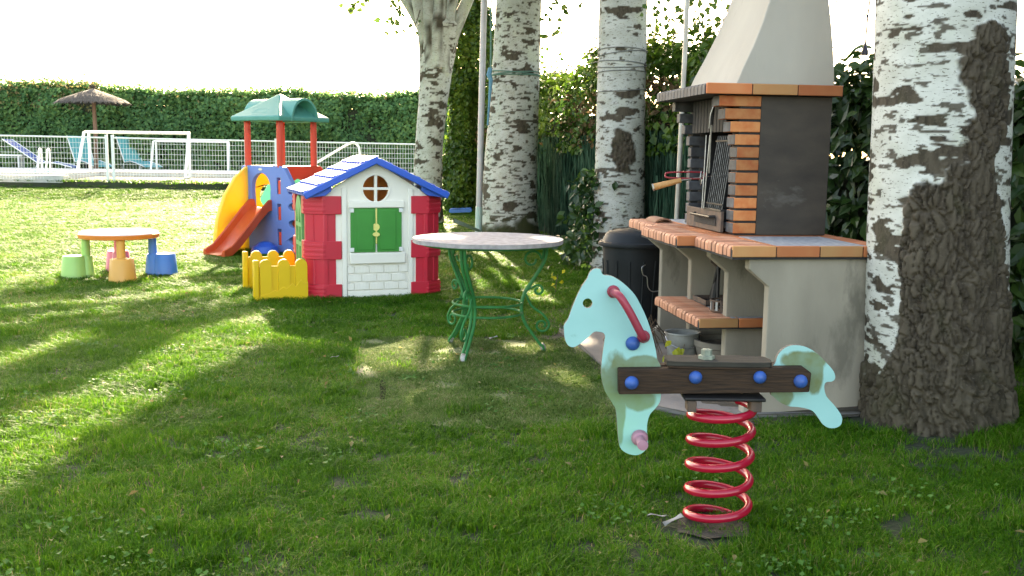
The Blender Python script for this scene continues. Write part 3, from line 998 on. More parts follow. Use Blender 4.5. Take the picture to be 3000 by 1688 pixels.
cl = [(-0.85, 24.2), (0.75, 17.0), (1.65, 12.6), (2.4, 9.3)]
cz = lambda s: 2.55 - 0.012 * s + 0.95 * (fbm(s * 0.7, s * 0 + 2, 91, 4) - 0.45)
cr = thing('creeper_hedge', 'loose creeper and vine foliage rising above the dark green screen', 'hedge', (0, 0, 0))
C, N = hedge_leaves(cl, 0.55, cz, 150, 0.10, 2, 1.35, 0.9)
tag(leaves('foliage', C, N, 0.075 + 0.055 * RNG.random(len(C)), 'leaf_ivy', cr, 0.8, rich=False), kind='stuff')
hedge_core('opaque_core', cl, 0.30, lambda s: cz(s) * 0 + 2.0, cr, zbase=0.0, shrink=0.1)
m = 2600
u = RNG.random(m)
C = np.column_stack([np.interp(u, [0, 0.5, 1], [-0.6, 0.9, 2.2]), np.interp(u, [0, 0.5, 1], [22.6, 15.8, 9.6]), 1.45 + 0.75 * RNG.random(m)])
C[:, :2] += RNG.normal(size=(m, 2)) * 0.10 + np.array([-0.16, -0.06])
kk = fbm(u * 14, C[:, 2] * 2, 95, 3) > 0.5
C = C[kk]
tag(leaves('dead_leaves', C, RNG.normal(size=(len(C), 3)) + np.array([0, -0.6, 0.2]), 0.09, 'leaf_dead', cr, 0.6), kind='stuff')
# loose shoots sticking up
b = MB()
LC = []
for k in range(46):
    u = random.random()
    x, y = np.interp(u, [0, 0.5, 1], [-0.5, 0.95, 2.35]), np.interp(u, [0, 0.5, 1], [22.5, 16, 9.4])
    z = float(cz(np.array([u * 15.0]))[0]) - 0.1
    dx, dy, L_ = random.gauss(0, 0.15), random.gauss(0, 0.1), random.uniform(0.25, 0.75)
    P3 = [(x + dx * f * f, y + dy * f, z + L_ * f) for f in (0, 0.35, 0.7, 1)]
    b.tube(P3, [0.008, 0.006, 0.005, 0.003], 4)
    for f in np.linspace(0.15, 1, 9):
        LC.append((x + dx * f * f + random.gauss(0, 0.05), y + dy * f + random.gauss(0, 0.05), z + L_ * f))
tag(b.build('shoots', 'twig', cr), kind='stuff')
tag(leaves('shoot_leaves', LC, RNG.normal(size=(len(LC), 3)) + np.array([0, -0.4, 0.5]), 0.095, 'leaf_ivy', cr, 0.75), kind='stuff')

# tall ivy column between the forked poplar and the grey pole
iv = thing('ivy_column', 'tall ivy-covered shrub column between the forked poplar and the grey pole', 'shrub', (-1.15, 22.6, 0))
m = 9500
zz = 4.75 * RNG.random(m) ** 0.92
a = RNG.random(m) * 2 * PI
rr = (0.34 + 0.12 * np.sin(zz * 2.3) + 0.30 * (fbm(a * 1.5, zz * 1.1, 99, 3) - 0.4) + 0.16 * sstep(2.2, 4.2, zz)) * (1 - 0.25 * sstep(4.3, 4.8, zz))
rr = rr * (0.75 + 0.35 * RNG.random(m))
cxx = 0.12 * sstep(1.0, 4.5, zz)
C = np.column_stack([rr * np.cos(a) + cxx, rr * np.sin(a), zz])
N = np.column_stack([np.cos(a), np.sin(a), 0.5 + 0 * a]) + RNG.normal(size=(m, 3)) * 0.45
tag(leaves('foliage', C, N, 0.09 + 0.06 * RNG.random(m), 'leaf_ivy', iv, 0.85), kind='stuff')
MB().tube([(0, 0, -0.05), (0.05, 0, 1.5), (0.1, 0, 3.0), (0.12, 0, 4.4)], [0.22, 0.2, 0.18, 0.05], 10).build('stem', 'hedge_core', iv)

# big-leaved laurel hedge behind the barbecue
ll = [(1.95, 9.0), (2.55, 7.5), (3.1, 6.3), (4.2, 4.6), (5.0, 3.0), (5.2, 0.5)]
lz = lambda s: 1.72 + 0.9 * sstep(3.6, 5.0, s) + 1.4 * sstep(4.6, 6.5, s) + 0.7 * (fbm(s * 0.9, s * 0 + 8, 101, 3) - 0.4)  # unseen right-hand run raised to block low sky and darken that side
la = thing('laurel_hedge', 'dense dark big-leaved hedge behind the brick barbecue', 'hedge', (0, 0, 0))
C, N = hedge_leaves(ll, 0.65, lz, 260, 0.11, 3, 0.0, 1.2)
tag(leaves('foliage', C, N, 0.105 + 0.06 * RNG.random(len(C)), 'leaf_big', la, 0.62, droop=0.7, rich=True), kind='stuff')
hedge_core('opaque_core', ll, 0.6, lz, la, shrink=0.45)

# the leaves of the laurel that stand out singly
q = 260
C = np.column_stack([2.15 + 0.75 * RNG.random(q), np.zeros(q), 0.3 + 1.45 * RNG.random(q)])
C[:, 1] = 8.35 - (C[:, 0] - 2.15) * 2.2 - 0.32 - 0.12 * RNG.random(q)
C[:, 0] -= 0.30
single_leaves(la, C, RNG.normal(size=(q, 3)) * 0.45 + np.array([-0.6, -0.6, 0.5]), 0.13, 'leaf_big', 0.62)

# ivy at the foot of the third trunk
t = thing('ivy_plant', 'glossy dark ivy clump at the foot of the poplar beside the black bin', 'plant', (0.93, 11.55, 0))
m = 750
zz = 1.15 * RNG.random(m)
C = np.column_stack([RNG.normal(size=m) * 0.17 * (1.15 - 0.5 * zz), RNG.normal(size=m) * 0.15, zz])
tag(leaves('foliage', C, RNG.normal(size=(m, 3)) * 0.5 + np.array([-0.2, -0.7, 0.5]), 0.085 + 0.04 * RNG.random(m), 'leaf_big', t, 0.85, rich=True), kind='stuff')
MB().tube([(0.05, 0.05, -0.03), (0.02, 0.04, 0.5), (0.08, 0.05, 1.1)], [0.014, 0.011, 0.006], 6).build('stem', 'twig', t)
t = thing('sapling', 'small yellow-leaved sapling at the right edge beside the big trunk', 'plant', (2.93, 5.35, 0.1))
MB().tube([(0, 0, -0.05), (0.02, 0, 0.25), (0.0, 0.02, 0.62)], [0.008, 0.006, 0.004], 6).build('stem', 'twig', t)
C = [(0.0 + random.gauss(0, 0.035), random.gauss(0, 0.03), 0.2 + 0.42 * k / 11) for k in range(12)]
tag(leaves('foliage', C, RNG.normal(size=(12, 3)) * 0.3 + np.array([-0.3, -0.9, 0.3]), 0.10, 'leaf_yellow', t, 0.8, rich=True), kind='stuff')
t = thing('yellow_weed', 'small bright yellow-leaved weed growing behind the green table', 'plant', (0.42, 9.4, 0))
MB().tube([(0, 0, -0.02), (0.0, 0, 0.1), (0.02, 0.01, 0.2)], [0.005, 0.004, 0.003], 5).build('stem', 'twig', t)
C = [(random.gauss(0, 0.04), random.gauss(0, 0.03), 0.06 + 0.2 * random.random()) for k in range(8)]
tag(leaves('foliage', C, RNG.normal(size=(8, 3)) * 0.3 + np.array([0, -0.5, 0.6]), 0.05, 'leaf_yellow', t, 0.8), kind='stuff')


# ------------------------------------------------------------------ poplars
def bark_material(name, k_):
    m = bpy.data.materials.new(name)
    m.use_nodes = True
    nt = m.node_tree
    N, L = nt.nodes, nt.links
    b = N['Principled BSDF']
    b.inputs['Roughness'].default_value = 0.85
    b.inputs['Specular IOR Level'].default_value = 0.25

    def attr(nm):
        q = N.new('ShaderNodeAttribute')
        q.attribute_name = nm
        return q.outputs['Fac']
    cx = N.new('ShaderNodeCombineXYZ')
    L.new(attr('around'), cx.inputs[0])
    L.new(attr('up'), cx.inputs[1])

    def noise(sx, sy, det=4, rough=0.55):
        mp = N.new('ShaderNodeMapping')
        mp.inputs['Scale'].default_value = (sx, sy, 1)
        L.new(cx.outputs[0], mp.inputs[0])
        n_ = N.new('ShaderNodeTexNoise')
        n_.inputs['Scale'].default_value = 1.0
        n_.inputs['Detail'].default_value = det
        n_.inputs['Roughness'].default_value = rough
        L.new(mp.outputs[0], n_.inputs[0])
        return n_.outputs[0]

    def ramp(fac, a, c):
        r = N.new('ShaderNodeMapRange')
        r.inputs[1].default_value, r.inputs[2].default_value = a, c
        L.new(fac, r.inputs[0])
        return r.outputs[0]

    def mix(f, a, c):
        x = N.new('ShaderNodeMix')
        x.data_type = 'RGBA'
        for sock, v in ((6, a), (7, c)):
            if isinstance(v, tuple):
                x.inputs[sock].default_value = (*v, 1)
            else:
                L.new(v, x.inputs[sock])
        if isinstance(f, float):
            x.inputs[0].default_value = f
        else:
            L.new(f, x.inputs[0])
        return x.outputs[2]
    white = mix(ramp(noise(5, 7), 0.35, 0.68), tuple(k_ * c for c in (0.60, 0.59, 0.54)), tuple(k_ * c for c in (0.45, 0.44, 0.38)))
    white = mix(ramp(noise(3, 2, 3), 0.55, 0.75), white, (0.48, 0.49, 0.37))
    dash = ramp(noise(24, 110, 3, 0.6), 0.605, 0.65)
    white = mix(dash, white, (0.13, 0.115, 0.09))
    speck = ramp(noise(55, 70, 3, 0.6), 0.63, 0.67)
    white = mix(speck, white, (0.16, 0.14, 0.11))
    dark = mix(ramp(noise(30, 12, 6, 0.65), 0.32, 0.66), (0.018, 0.013, 0.009), (0.072, 0.054, 0.037))
    dark = mix(ramp(noise(4, 2.5, 4), 0.52, 0.72), dark, (0.058, 0.054, 0.027))
    dark = mix(ramp(noise(70, 70, 4, 0.7), 0.56, 0.75), dark, (0.16, 0.13, 0.10))
    dark = mix(ramp(attr('plate'), 0.25, 0.85), dark, (0.090, 0.070, 0.049))
    moss = mix(attr('moss'), dark, (0.045, 0.050, 0.016))
    col = mix(attr('dark'), white, moss)
    L.new(col, b.inputs['Base Color'])
    bm = N.new('ShaderNodeBump')
    bm.inputs['Strength'].default_value = 0.7
    bm.inputs['Distance'].default_value = 0.006
    ml = N.new('ShaderNodeMath')
    ml.operation = 'MULTIPLY'
    L.new(noise(55, 40, 5, 0.7), ml.inputs[0])
    L.new(ramp(attr('dark'), -0.15, 1.0), ml.inputs[1])
    L.new(ml.outputs[0], bm.inputs['Height'])
    L.new(bm.outputs[0], b.inputs['Normal'])
    MATS[name] = m


bark_material('poplar_bark', 1.0)
bark_material('poplar_bark_shaded', 0.80)  # darker copy: backlit shade of the far trunks put into the colour


def voronoi(x, y, seed):
    """Cell edge distance (F2 - F1) and a random value per cell."""
    ix, iy = np.floor(x).astype(np.int64), np.floor(y).astype(np.int64)
    f1 = np.full(x.shape, 9.0)
    f2 = np.full(x.shape, 9.0)
    idv = np.zeros(x.shape)
    for a in (-1, 0, 1):
        for c in (-1, 0, 1):
            jx, jy = ix + a, iy + c
            d = np.hypot(jx + _hash(jx, jy, seed) - x, jy + _hash(jx, jy, seed + 1) - y)
            r = _hash(jx, jy, seed + 2)
            nearer = d < f1
            f2 = np.where(nearer, f1, np.minimum(f2, d))
            idv = np.where(nearer, r, idv)
            f1 = np.where(nearer, d, f1)
    return f2 - f1, idv


def trunk(parent, path, nseg, dz, zfine, seed, rough, lens_t=0.66, moss=0.0, lent_t=0.69, plates=1.0, ls=(5.0, 12.0), bark='poplar_bark_shaded'):
    """path: (x, y, z, r) in world space. rough(theta, z) > 0 where the bark is old, dark and fissured; theta 0 faces -Y."""
    pz = np.array([p[2] for p in path])
    zs = np.concatenate([np.arange(pz[0], zfine, dz), np.arange(zfine, pz[-1] + 0.2, 0.2)])
    cx, cyy, rr = (np.interp(zs, pz, [p[i] for p in path]) for i in (0, 1, 3))
    x0, y0 = path[0][0], path[0][1]
    phi = math.atan2(-y0, -x0)
    th = np.linspace(-PI, PI, nseg, endpoint=False)
    TH, Z = np.meshgrid(th, zs)
    Rr = rr[:, None] * np.ones_like(TH)
    S = TH * np.mean(rr)
    wx = S + 0.05 * (fbm(S * 6, Z * 6, seed + 5, 3) - 0.5)
    rg = rough(TH, Z) + 0.95 * (fbm(wx * 3.2, Z * 4.6, seed, 4) - 0.5) + 0.30 * (fbm(wx * 15, Z * 20, seed + 1, 3) - 0.5)
    rg = sstep(-0.05, 0.08, rg)
    ln = sstep(lens_t, lens_t + 0.035, fbm(wx * ls[0], Z * ls[1], seed + 2, 3) + 0.05 * sstep(1.6, 0.2, Z))
    le = sstep(lent_t, lent_t + 0.05, fbm(wx * 13, Z * 42, seed + 3, 3) + 0.04 * sstep(2.2, 0.2, Z))
    dark = np.maximum(np.maximum(rg, ln), le * 0.92)
    vx = wx * 36 + 1.2 * (fbm(wx * 14, Z * 9, seed + 6, 3) - 0.5) * 2
    vy = Z * 11 + 1.1 * (fbm(wx * 11, Z * 10, seed + 7, 3) - 0.5) * 2
    edge, cell = voronoi(vx, vy, seed + 20)
    edge2, cell2 = voronoi(wx * 11 + 0.8 * fbm(wx * 8, Z * 5, seed + 14, 3), Z * 2.6 + 0.8 * fbm(wx * 6, Z * 6, seed + 15, 3), seed + 30)
    crack = np.maximum(0.8 * (1 - sstep(0.03, 0.22, edge)), 1 - sstep(0.01, 0.09, edge2))
    plate = 0.55 * cell + 0.45 * fbm(wx * 60, Z * 22, seed + 8, 2)
    disp = rg * plates * (0.010 + 0.013 * (plate - 0.4) + 0.008 * (cell2 - 0.5) - 0.020 * crack) - 0.004 * ln * (1 - rg) * (0.3 + plate)
    Rr = Rr + disp + 0.012 * (fbm(S * 2.2, Z * 1.3, seed + 9, 3) - 0.5)
    # root flare
    Rr = Rr * (1 + 0.09 * np.exp(-np.maximum(Z, 0) / 0.16) * (0.6 + 0.8 * fbm(TH * 1.6, Z * 0 + 1, seed + 10, 2)))
    A = TH + phi
    V = np.stack([cx[:, None] + Rr * np.cos(A), cyy[:, None] + Rr * np.sin(A), Z], -1).reshape(-1, 3)
    nz = len(zs)
    i, j = np.meshgrid(np.arange(nz - 1), np.arange(nseg), indexing='ij')
    j2 = (j + 1) % nseg
    F = np.stack([i * nseg + j, i * nseg + j2, (i + 1) * nseg + j2, (i + 1) * nseg + j], -1).reshape(-1, 4)
    ms = moss * sstep(0.55, 0.05, Z + 0.5 * (fbm(S * 4, Z * 3, seed + 12, 3) - 0.5))
    dark = np.maximum(dark, sstep(0.45, 0.8, ms))
    return np_mesh('trunk', V, F, bark, parent,
                   {'plate': plate.ravel(), 'dark': dark.ravel(), 'around': S.ravel(), 'up': Z.ravel(), 'moss': np.clip(ms, 0, 1).ravel()})


def limb(parent, pts, r, n=10, seed=0):
    """Smooth-barked limb with the same bark attributes."""
    P = [Vector(p) for p in pts]
    # subdivide with a Catmull-Rom spline
    Q, rq = [], []
    for i in range(len(P) - 1):
        a, b_, c, d = P[max(i - 1, 0)], P[i], P[i + 1], P[min(i + 2, len(P) - 1)]
        for k in range(6):
            t = k / 6
            Q.append(0.5 * ((2 * b_) + (c - a) * t + (2 * a - 5 * b_ + 4 * c - d) * t * t + (3 * b_ - a - 3 * c + d) * t ** 3))
            rq.append(r[i] + (r[i + 1] - r[i]) * t)
    Q.append(P[-1])
    rq.append(r[-1])
    b = MB().tube(Q, rq, n, caps=False)
    o = b.build('limb', 'poplar_bark_shaded', parent)
    me = o.data
    nv = len(me.vertices)
    idx = np.arange(nv)
    S = (idx % n) / n * 0.6 + seed
    U = (idx // n) * 0.12 + seed
    dk = sstep(0.50, 0.66, fbm(S * 14, U * 3.2, 300 + seed, 3))
    for an, av in (('plate', S * 0 + 0.4), ('dark', dk), ('around', S), ('up', U), ('moss', S * 0)):
        a = me.attributes.new(an, 'FLOAT', 'POINT')
        a.data.foreach_set('value', np.asarray(av, np.float32))
    return o


LIT = [((-2.0, 7.45), (-2.22, 3.9), 0.31), ((-3.05, 6.85), (-3.4, 5.0), 0.18), ((-3.0, 9.0), (-4.6, 7.7), 0.18), ((-3.3, 8.0), (-4.2, 6.9), 0.13),
       ((-1.6, 7.9), (-1.3, 7.2), 0.62), ((-0.72, 6.8), (-0.70, 6.15), 0.34), ((-0.40, 5.3), (-0.36, 5.2), 0.24), ((0.12, 6.8), (0.18, 6.6), 0.18), ((0.28, 5.95), (0.42, 5.65), 0.16), ((0.30, 5.3), (0.42, 5.2), 0.11), ((0.42, 4.98), (0.58, 4.92), 0.11), ((0.45, 7.0), (0.5, 6.8), 0.14),
       ((0.35, 13.2), (0.5, 9.0), 0.42), ((0.75, 10.7), (0.8, 10.3), 0.32), ((-0.45, 11.5), (-0.35, 9.9), 0.26), ((0.05, 9.2), (0.3, 9.0), 0.16), ((1.15, 4.85), (1.05, 4.75), 0.2), ((1.75, 2.6), (1.7, 2.3), 0.13)]  # ground patches to stay sunlit; leaves shading them are cut from unseen crowns


def sun_gap(C):
    """True for leaves that are cut from the unseen crowns to let sun onto the LIT patches."""
    L_ = C[:, 2] / math.tan(R(SUN_EL))
    gx_, gy_ = C[:, 0] - L_ * math.sin(R(SUN_AZ)), C[:, 1] - L_ * math.cos(R(SUN_AZ))
    wob = 0.08 * (fbm(gx_ * 3.5, gy_ * 2.2, 131, 3) - 0.5) * 2
    hit = (gy_ > 9.75 + wob * 3) & (gx_ < -0.9)
    for (a, b_, w) in LIT:
        a, b_ = np.array(a), np.array(b_)
        d = b_ - a
        t = np.clip(((gx_ - a[0]) * d[0] + (gy_ - a[1]) * d[1]) / (d @ d), 0, 1)
        hit |= np.hypot(gx_ - a[0] - d[0] * t, gy_ - a[1] - d[1] * t) < w + wob * min(1, w * 4)
    return hit


def crown(parent, blobs, per, size, seed, spread=0.42, zmin=4.0):
    """blobs: (cx, cy, cz, rx, ry, rz, clumps): foliage clumps inside ellipsoids, leaving gaps between the clumps."""
    rs = np.random.default_rng(seed)
    Cs = []
    for (x, y, z, rx, ry, rz, k) in blobs:
        d = rs.normal(size=(k, 3))
        d /= np.linalg.norm(d, axis=1, keepdims=True)
        q = d * (rs.random(k)[:, None] ** (1 / 2.2))
        Cs.append(np.array([x, y, z]) + q * np.array([rx, ry, rz]))
    CC = np.concatenate(Cs)
    CC = CC[CC[:, 2] > zmin]
    C = np.repeat(CC, per, 0) + rs.normal(size=(len(CC) * per, 3)) * spread * np.repeat(0.6 + 0.8 * rs.random(len(CC)), per)[:, None]
    C = C[C[:, 2] > zmin - 0.25]
    C = C[~sun_gap(C)]
    N = rs.normal(size=C.shape) + np.array([0, 0, 0.5])
    return tag(leaves('crown', C, N, size * (0.75 + 0.5 * rs.random(len(C))), 'leaf_poplar', parent, 0.9), kind='stuff')


def sprig(parent, p0, p1, sag, nl, size, seed=0):
    rs = random.Random(seed)
    p0, p1 = Vector(p0), Vector(p1)
    pts = [p0.lerp(p1, t) + Vector((0, 0, -sag * 4 * t * (1 - t) * 0.5 - sag * t * t)) for t in (0, 0.25, 0.5, 0.75, 1)]
    tw = MB().tube(pts, [0.012, 0.010, 0.008, 0.006, 0.003], 5).build('twig', 'twig', parent)
    C, N = [], []
    for k in range(nl):
        t = 0.2 + 0.8 * k / nl
        i = min(3, int(t * 4))
        p = pts[i].lerp(pts[i + 1], t * 4 - i)
        C.append(p + Vector((rs.gauss(0, 0.09), rs.gauss(0, 0.09), rs.uniform(-0.16, 0.03))))
        N.append((rs.gauss(0, 0.6), -0.7 + rs.gauss(0, 0.5), rs.gauss(0.2, 0.5)))
    single_leaves(tw, C, N, size, 'leaf_poplar', 0.9)


POP = 'white-barked poplars'
# the forked one behind the playhouse
t1 = thing('poplar_tree', 'forked white poplar behind the playhouse, splitting into many limbs at the top', 'tree', (0, 0, 0), 0, POP)
trunk(t1, [(-1.63, 18.8, -0.1, 0.31), (-1.63, 18.8, 0.5, 0.285), (-1.60, 18.85, 1.5, 0.262), (-1.53, 18.9, 2.3, 0.272), (-1.48, 18.93, 2.9, 0.315), (-1.44, 18.95, 3.35, 0.365), (-1.42, 18.97, 3.7, 0.37), (-1.42, 19, 3.85, 0.25)],
      120, 0.022, 3.8, 11, lambda th, z: -0.55 + 0.35 * sstep(1.7, 0.7, z) - 0.1 * np.abs(th) + 0 * z, 0.60, 0.15)
for k, (x, y, z, r0, x1, z1) in enumerate(((-1.62, 18.85, 3.0, 0.15, -2.5, 6.4), (-1.54, 18.76, 2.9, 0.15, -1.85, 6.6), (-1.44, 18.74, 2.9, 0.16, -1.35, 7.0), (-1.36, 18.80, 2.8, 0.15, -0.80, 6.5),
                                           (-1.37, 18.90, 2.6, 0.15, -0.10, 5.9), (-1.45, 19.1, 3.0, 0.16, -1.6, 7.0), (-1.55, 19.05, 3.0, 0.14, -3.6, 6.6))):
    limb(t1, [(x, y, z), (x + (x1 - x) * 0.10, y - 0.03, z + 0.7), (x + (x1 - x) * 0.42, y + 0.1, z + 1.7), (x1, y + random.uniform(-0.8, 0.8), z1)], [r0, r0 * 0.95, r0 * 0.7, r0 * 0.3], 12, k)
CROWN1 = [(-5.3, 18.6, 6.8, 2.0, 2.2, 1.3, 40), (-3.2, 18.6, 7.4, 2.4, 2.4, 1.5, 70), (-1.2, 18.8, 7.0, 2.2, 2.2, 1.5, 60), (-2.6, 19.0, 9.0, 2.2, 2.2, 1.2, 30)]
crown(t1, CROWN1, 140, 0.165, 1, zmin=5.2)
sprig(t1, (-1.9, 18.3, 4.5), (-2.95, 17.5, 3.9), 0.12, 34, 0.115, 1)
sprig(t1, (-2.0, 18.2, 4.45), (-2.15, 17.5, 3.68), 0.2, 30, 0.115, 2)
sprig(t1, (-1.75, 18.6, 3.9), (-1.85, 18.2, 3.55), 0.10, 10, 0.10, 3)
sprig(t1, (-2.2, 18.1, 4.6), (-2.75, 17.8, 4.35), 0.1, 22, 0.115, 4)

t2 = thing('poplar_tree', 'thick white poplar with mossy dark foot behind the green table', 'tree', (0, 0, 0), 0, POP)
trunk(t2, [(-0.08, 15.6, -0.1, 0.50), (-0.07, 15.6, 0.35, 0.455), (-0.05, 15.6, 1.2, 0.415), (0.0, 15.6, 2.2, 0.375), (0.05, 15.6, 3.8, 0.345), (0.05, 15.7, 8.0, 0.2)],
      190, 0.016, 3.9, 23, lambda th, z: -0.62 + 0.28 * sstep(1.9, 0.5, z) + 0.35 * sstep(0.4, 0.0, z), 0.63, 1.0, 0.63)
for k, (x1, y1, z1) in enumerate(((-1.5, 15.2, 7.5), (1.3, 15.8, 7.6), (0.2, 14.4, 7.9), (-0.3, 17.0, 7.8))):
    limb(t2, [(0.05, 15.65, 4.6 + 0.3 * k), (0.05 + (x1 - 0.05) * 0.5, 15.65 + (y1 - 15.65) * 0.5, 5.9 + 0.2 * k), (x1, y1, z1)], [0.11, 0.08, 0.03], 8, 10 + k)
CROWN2 = [(-0.3, 15.4, 6.0, 1.9, 2.0, 1.6, 85), (0.9, 15.6, 6.9, 1.9, 2.0, 1.5, 75), (2.1, 15.2, 6.2, 1.6, 1.7, 1.5, 60)]
crown(t2, CROWN2, 130, 0.155, 2, zmin=4.35)
sprig(t2, (0.45, 14.3, 4.3), (0.75, 13.2, 3.3), 0.1, 26, 0.10, 5)
sprig(t2, (0.5, 14.9, 4.3), (0.52, 14.3, 3.1), 0.12, 30, 0.10, 6)

t3 = thing('poplar_tree', 'white poplar with a broad brown bark scar, wires wound round it, behind the bin', 'tree', (0, 0, 0), 0, POP)
scar = lambda th, z: 1.0 * np.exp(-(((th - 0.12) / 0.62) ** 2 + ((z - 1.40) / 0.36) ** 2)) + 0.45 * np.exp(-(((th - 0.1) / 0.5) ** 2 + ((z - 0.55) / 0.4) ** 2))
trunk(t3, [(1.22, 11.45, -0.1, 0.33), (1.22, 11.45, 0.3, 0.295), (1.22, 11.45, 1.2, 0.287), (1.21, 11.45, 2.0, 0.275), (1.20, 11.45, 3.2, 0.268), (1.2, 11.5, 7.5, 0.15)],
      160, 0.013, 3.3, 37, lambda th, z: -0.60 + scar(th, z) + 0.2 * sstep(0.5, 0.0, z), 0.62, 0.25, 0.66)
for k, (x1, y1, z1) in enumerate(((0.0, 11.2, 6.8), (2.6, 11.6, 6.9), (1.5, 10.2, 6.7), (1.0, 12.8, 7.0))):
    limb(t3, [(1.2, 11.48, 3.9 + 0.35 * k), (1.2 + (x1 - 1.2) * 0.5, 11.48 + (y1 - 11.48) * 0.5, 5.2 + 0.25 * k), (x1, y1, z1)], [0.09, 0.065, 0.025], 8, 20 + k)
CROWN3 = [(0.9, 11.3, 5.1, 1.7, 1.7, 1.2, 75), (2.2, 11.3, 5.4, 1.9, 1.8, 1.3, 75), (-0.2, 11.5, 5.6, 1.3, 1.4, 0.9, 30)]
crown(t3, CROWN3, 120, 0.135, 3, zmin=3.75)
sprig(t3, (1.5, 11.0, 3.7), (1.4, 10.5, 2.96), 0.08, 26, 0.075, 7)
sprig(t3, (1.65, 11.0, 3.6), (2.03, 10.4, 2.74), 0.08, 40, 0.075, 8)
sprig(t3, (1.8, 10.9, 3.6), (1.72, 10.5, 2.95), 0.06, 26, 0.075, 9)
b = MB()
for (z, tilt, ph) in ((2.33, 0.03, 0.3), (2.36, -0.02, 1.1), (2.46, 0.035, 2.0), (2.49, -0.03, 0.2), (2.06, 0.02, 1.0), (2.26, 0.01, 2.6)):
    b.tube([(1.207 + 0.283 * math.cos(a), 11.45 + 0.283 * math.sin(a), z + tilt * math.sin(a + ph)) for a in np.linspace(0, 2 * PI, 40, endpoint=False)], 0.0045, 5, closed=True)
b.build('wound_wire', 'wire_grey', t3)

t4 = thing('poplar_tree', 'massive poplar trunk beside the barbecue, white above and deeply fissured brown below', 'tree', (0, 0, 0), 0, POP)


def rough4(th, z):
    up = 1.34 + 0.34 * np.exp(-((th - 0.75) / 0.55) ** 2) - 1.05 * sstep(-0.25, -0.80, th) - 0.75 * sstep(0.95, 1.25, th) + 0.5 * sstep(1.5, 2.2, np.abs(th)) * 0
    r = np.clip((up - z) * 1.25, -0.62, 0.75)
    blob = 0.85 * np.exp(-(((th - 0.72) / 0.38) ** 2 + ((z - 1.86) / 0.11) ** 2)) + 0.6 * np.exp(-(((th - 0.95) / 0.33) ** 2 + ((z - 1.68) / 0.08) ** 2))
    gap = -0.9 * np.exp(-(((th + 0.62) / 0.25) ** 2 + ((z - 0.62) / 0.15) ** 2)) - 0.6 * np.exp(-(((th - 1.0) / 0.18) ** 2 + ((z - 1.25) / 0.2) ** 2))
    return r + blob + gap


trunk(t4, [(2.215, 4.98, -0.12, 0.365), (2.20, 4.98, 0.05, 0.352), (2.165, 4.98, 0.4, 0.338), (2.125, 4.98, 1.2, 0.328), (2.09, 4.98, 2.2, 0.318), (2.07, 5.0, 3.2, 0.31), (2.1, 5.1, 6.5, 0.2)],
      340, 0.0068, 2.4, 51, rough4, 0.615, 0.10, 0.63, 1.25, (7.0, 21.0), 'poplar_bark')
for k, (x1, y1, z1) in enumerate(((0.6, 4.6, 6.6), (3.6, 5.4, 6.7), (2.4, 3.6, 6.8), (1.9, 6.6, 6.9))):
    limb(t4, [(2.08, 5.0, 3.6 + 0.35 * k), (2.08 + (x1 - 2.08) * 0.5, 5.0 + (y1 - 5.0) * 0.5, 5.0 + 0.25 * k), (x1, y1, z1)], [0.12, 0.09, 0.03], 8, 30 + k)
crown(t4, [(2.6, 5.4, 7.8, 1.9, 1.9, 1.3, 28), (3.6, 3.4, 6.0, 1.9, 2.0, 1.0, 45)], 70, 0.16, 4, zmin=5.6)  # second clump, out of view, added overhead to dim the lower-right lawn

# ------------------------------------------------------------------ poles, ropes, cable
t = thing('grey_pole', 'tall lilac-grey metal pole with pale green sleeve beside the thick poplar', 'pole', (-0.50, 14.6, 0))
MB().tube([(0, 0, 0.55), (0.02, 0, 2.0), (0.06, 0, 4.6), (0.07, 0, 5.5)], 0.045, 14).build('tube', 'pole_grey', t)
MB().tube([(-0.012, 0, -0.05), (0, 0, 0.55)], 0.052, 14).build('sleeve', 'pole_green', t)
t = thing('steel_pole', 'thin steel pole standing behind the barbecue counter and black bin', 'pole', (1.42, 8.6, 0))
MB().tube([(-0.01, 0, -0.03), (0.02, 0, 2.2), (0.035, 0, 4.6)], 0.021, 12).build('tube', 'pole_steel', t)
t = thing('rope', 'green rope tied round the thick poplar and hanging along the grey pole', 'rope', (0, 0, 0))
b = MB()
for (z, tl, ph) in ((2.545, 0.03, 0.4), (2.56, -0.03, 0.2), (2.52, 0.0, 0.0)):
    b.tube([(0.008 + 0.383 * math.cos(a), 15.6 + 0.383 * math.sin(a), z + tl * math.cos(a + ph)) for a in np.linspace(0, 2 * PI, 44, endpoint=False)], 0.009, 5, closed=True)
b.build('wound_loops', 'rope_green', t)
MB().tube([(-0.36, 15.18, 4.4), (-0.37, 15.17, 3.4), (-0.365, 15.16, 2.62), (-0.37, 15.16, 2.5)], 0.014, 6).build('hanging_end', 'rope_green', t)
MB().tube([(-0.37, 15.15, 2.60), (-0.39, 15.14, 2.50), (-0.36, 15.13, 2.42), (-0.38, 15.14, 2.1), (-0.40, 15.14, 1.75)], [0.03, 0.04, 0.03, 0.017, 0.014], 6).build('knot', 'rope_blue', t)
t = thing('washing_line', 'thin washing lines strung between the two middle poplars', 'line', (0, 0, 0))
for k, (za, zb) in enumerate(((2.55, 2.40), (2.5, 2.46))):
    b = MB().tube([(0.35, 15.45, za), (0.62, 13.6, (za + zb) / 2 - 0.05), (0.95, 11.6, zb)], 0.004, 5)
    b.build('strand', 'wire_grey', t)
t = thing('guy_strap', 'pale green strap stretched from the playhouse corner to the grey pole', 'strap', (0, 0, 0))
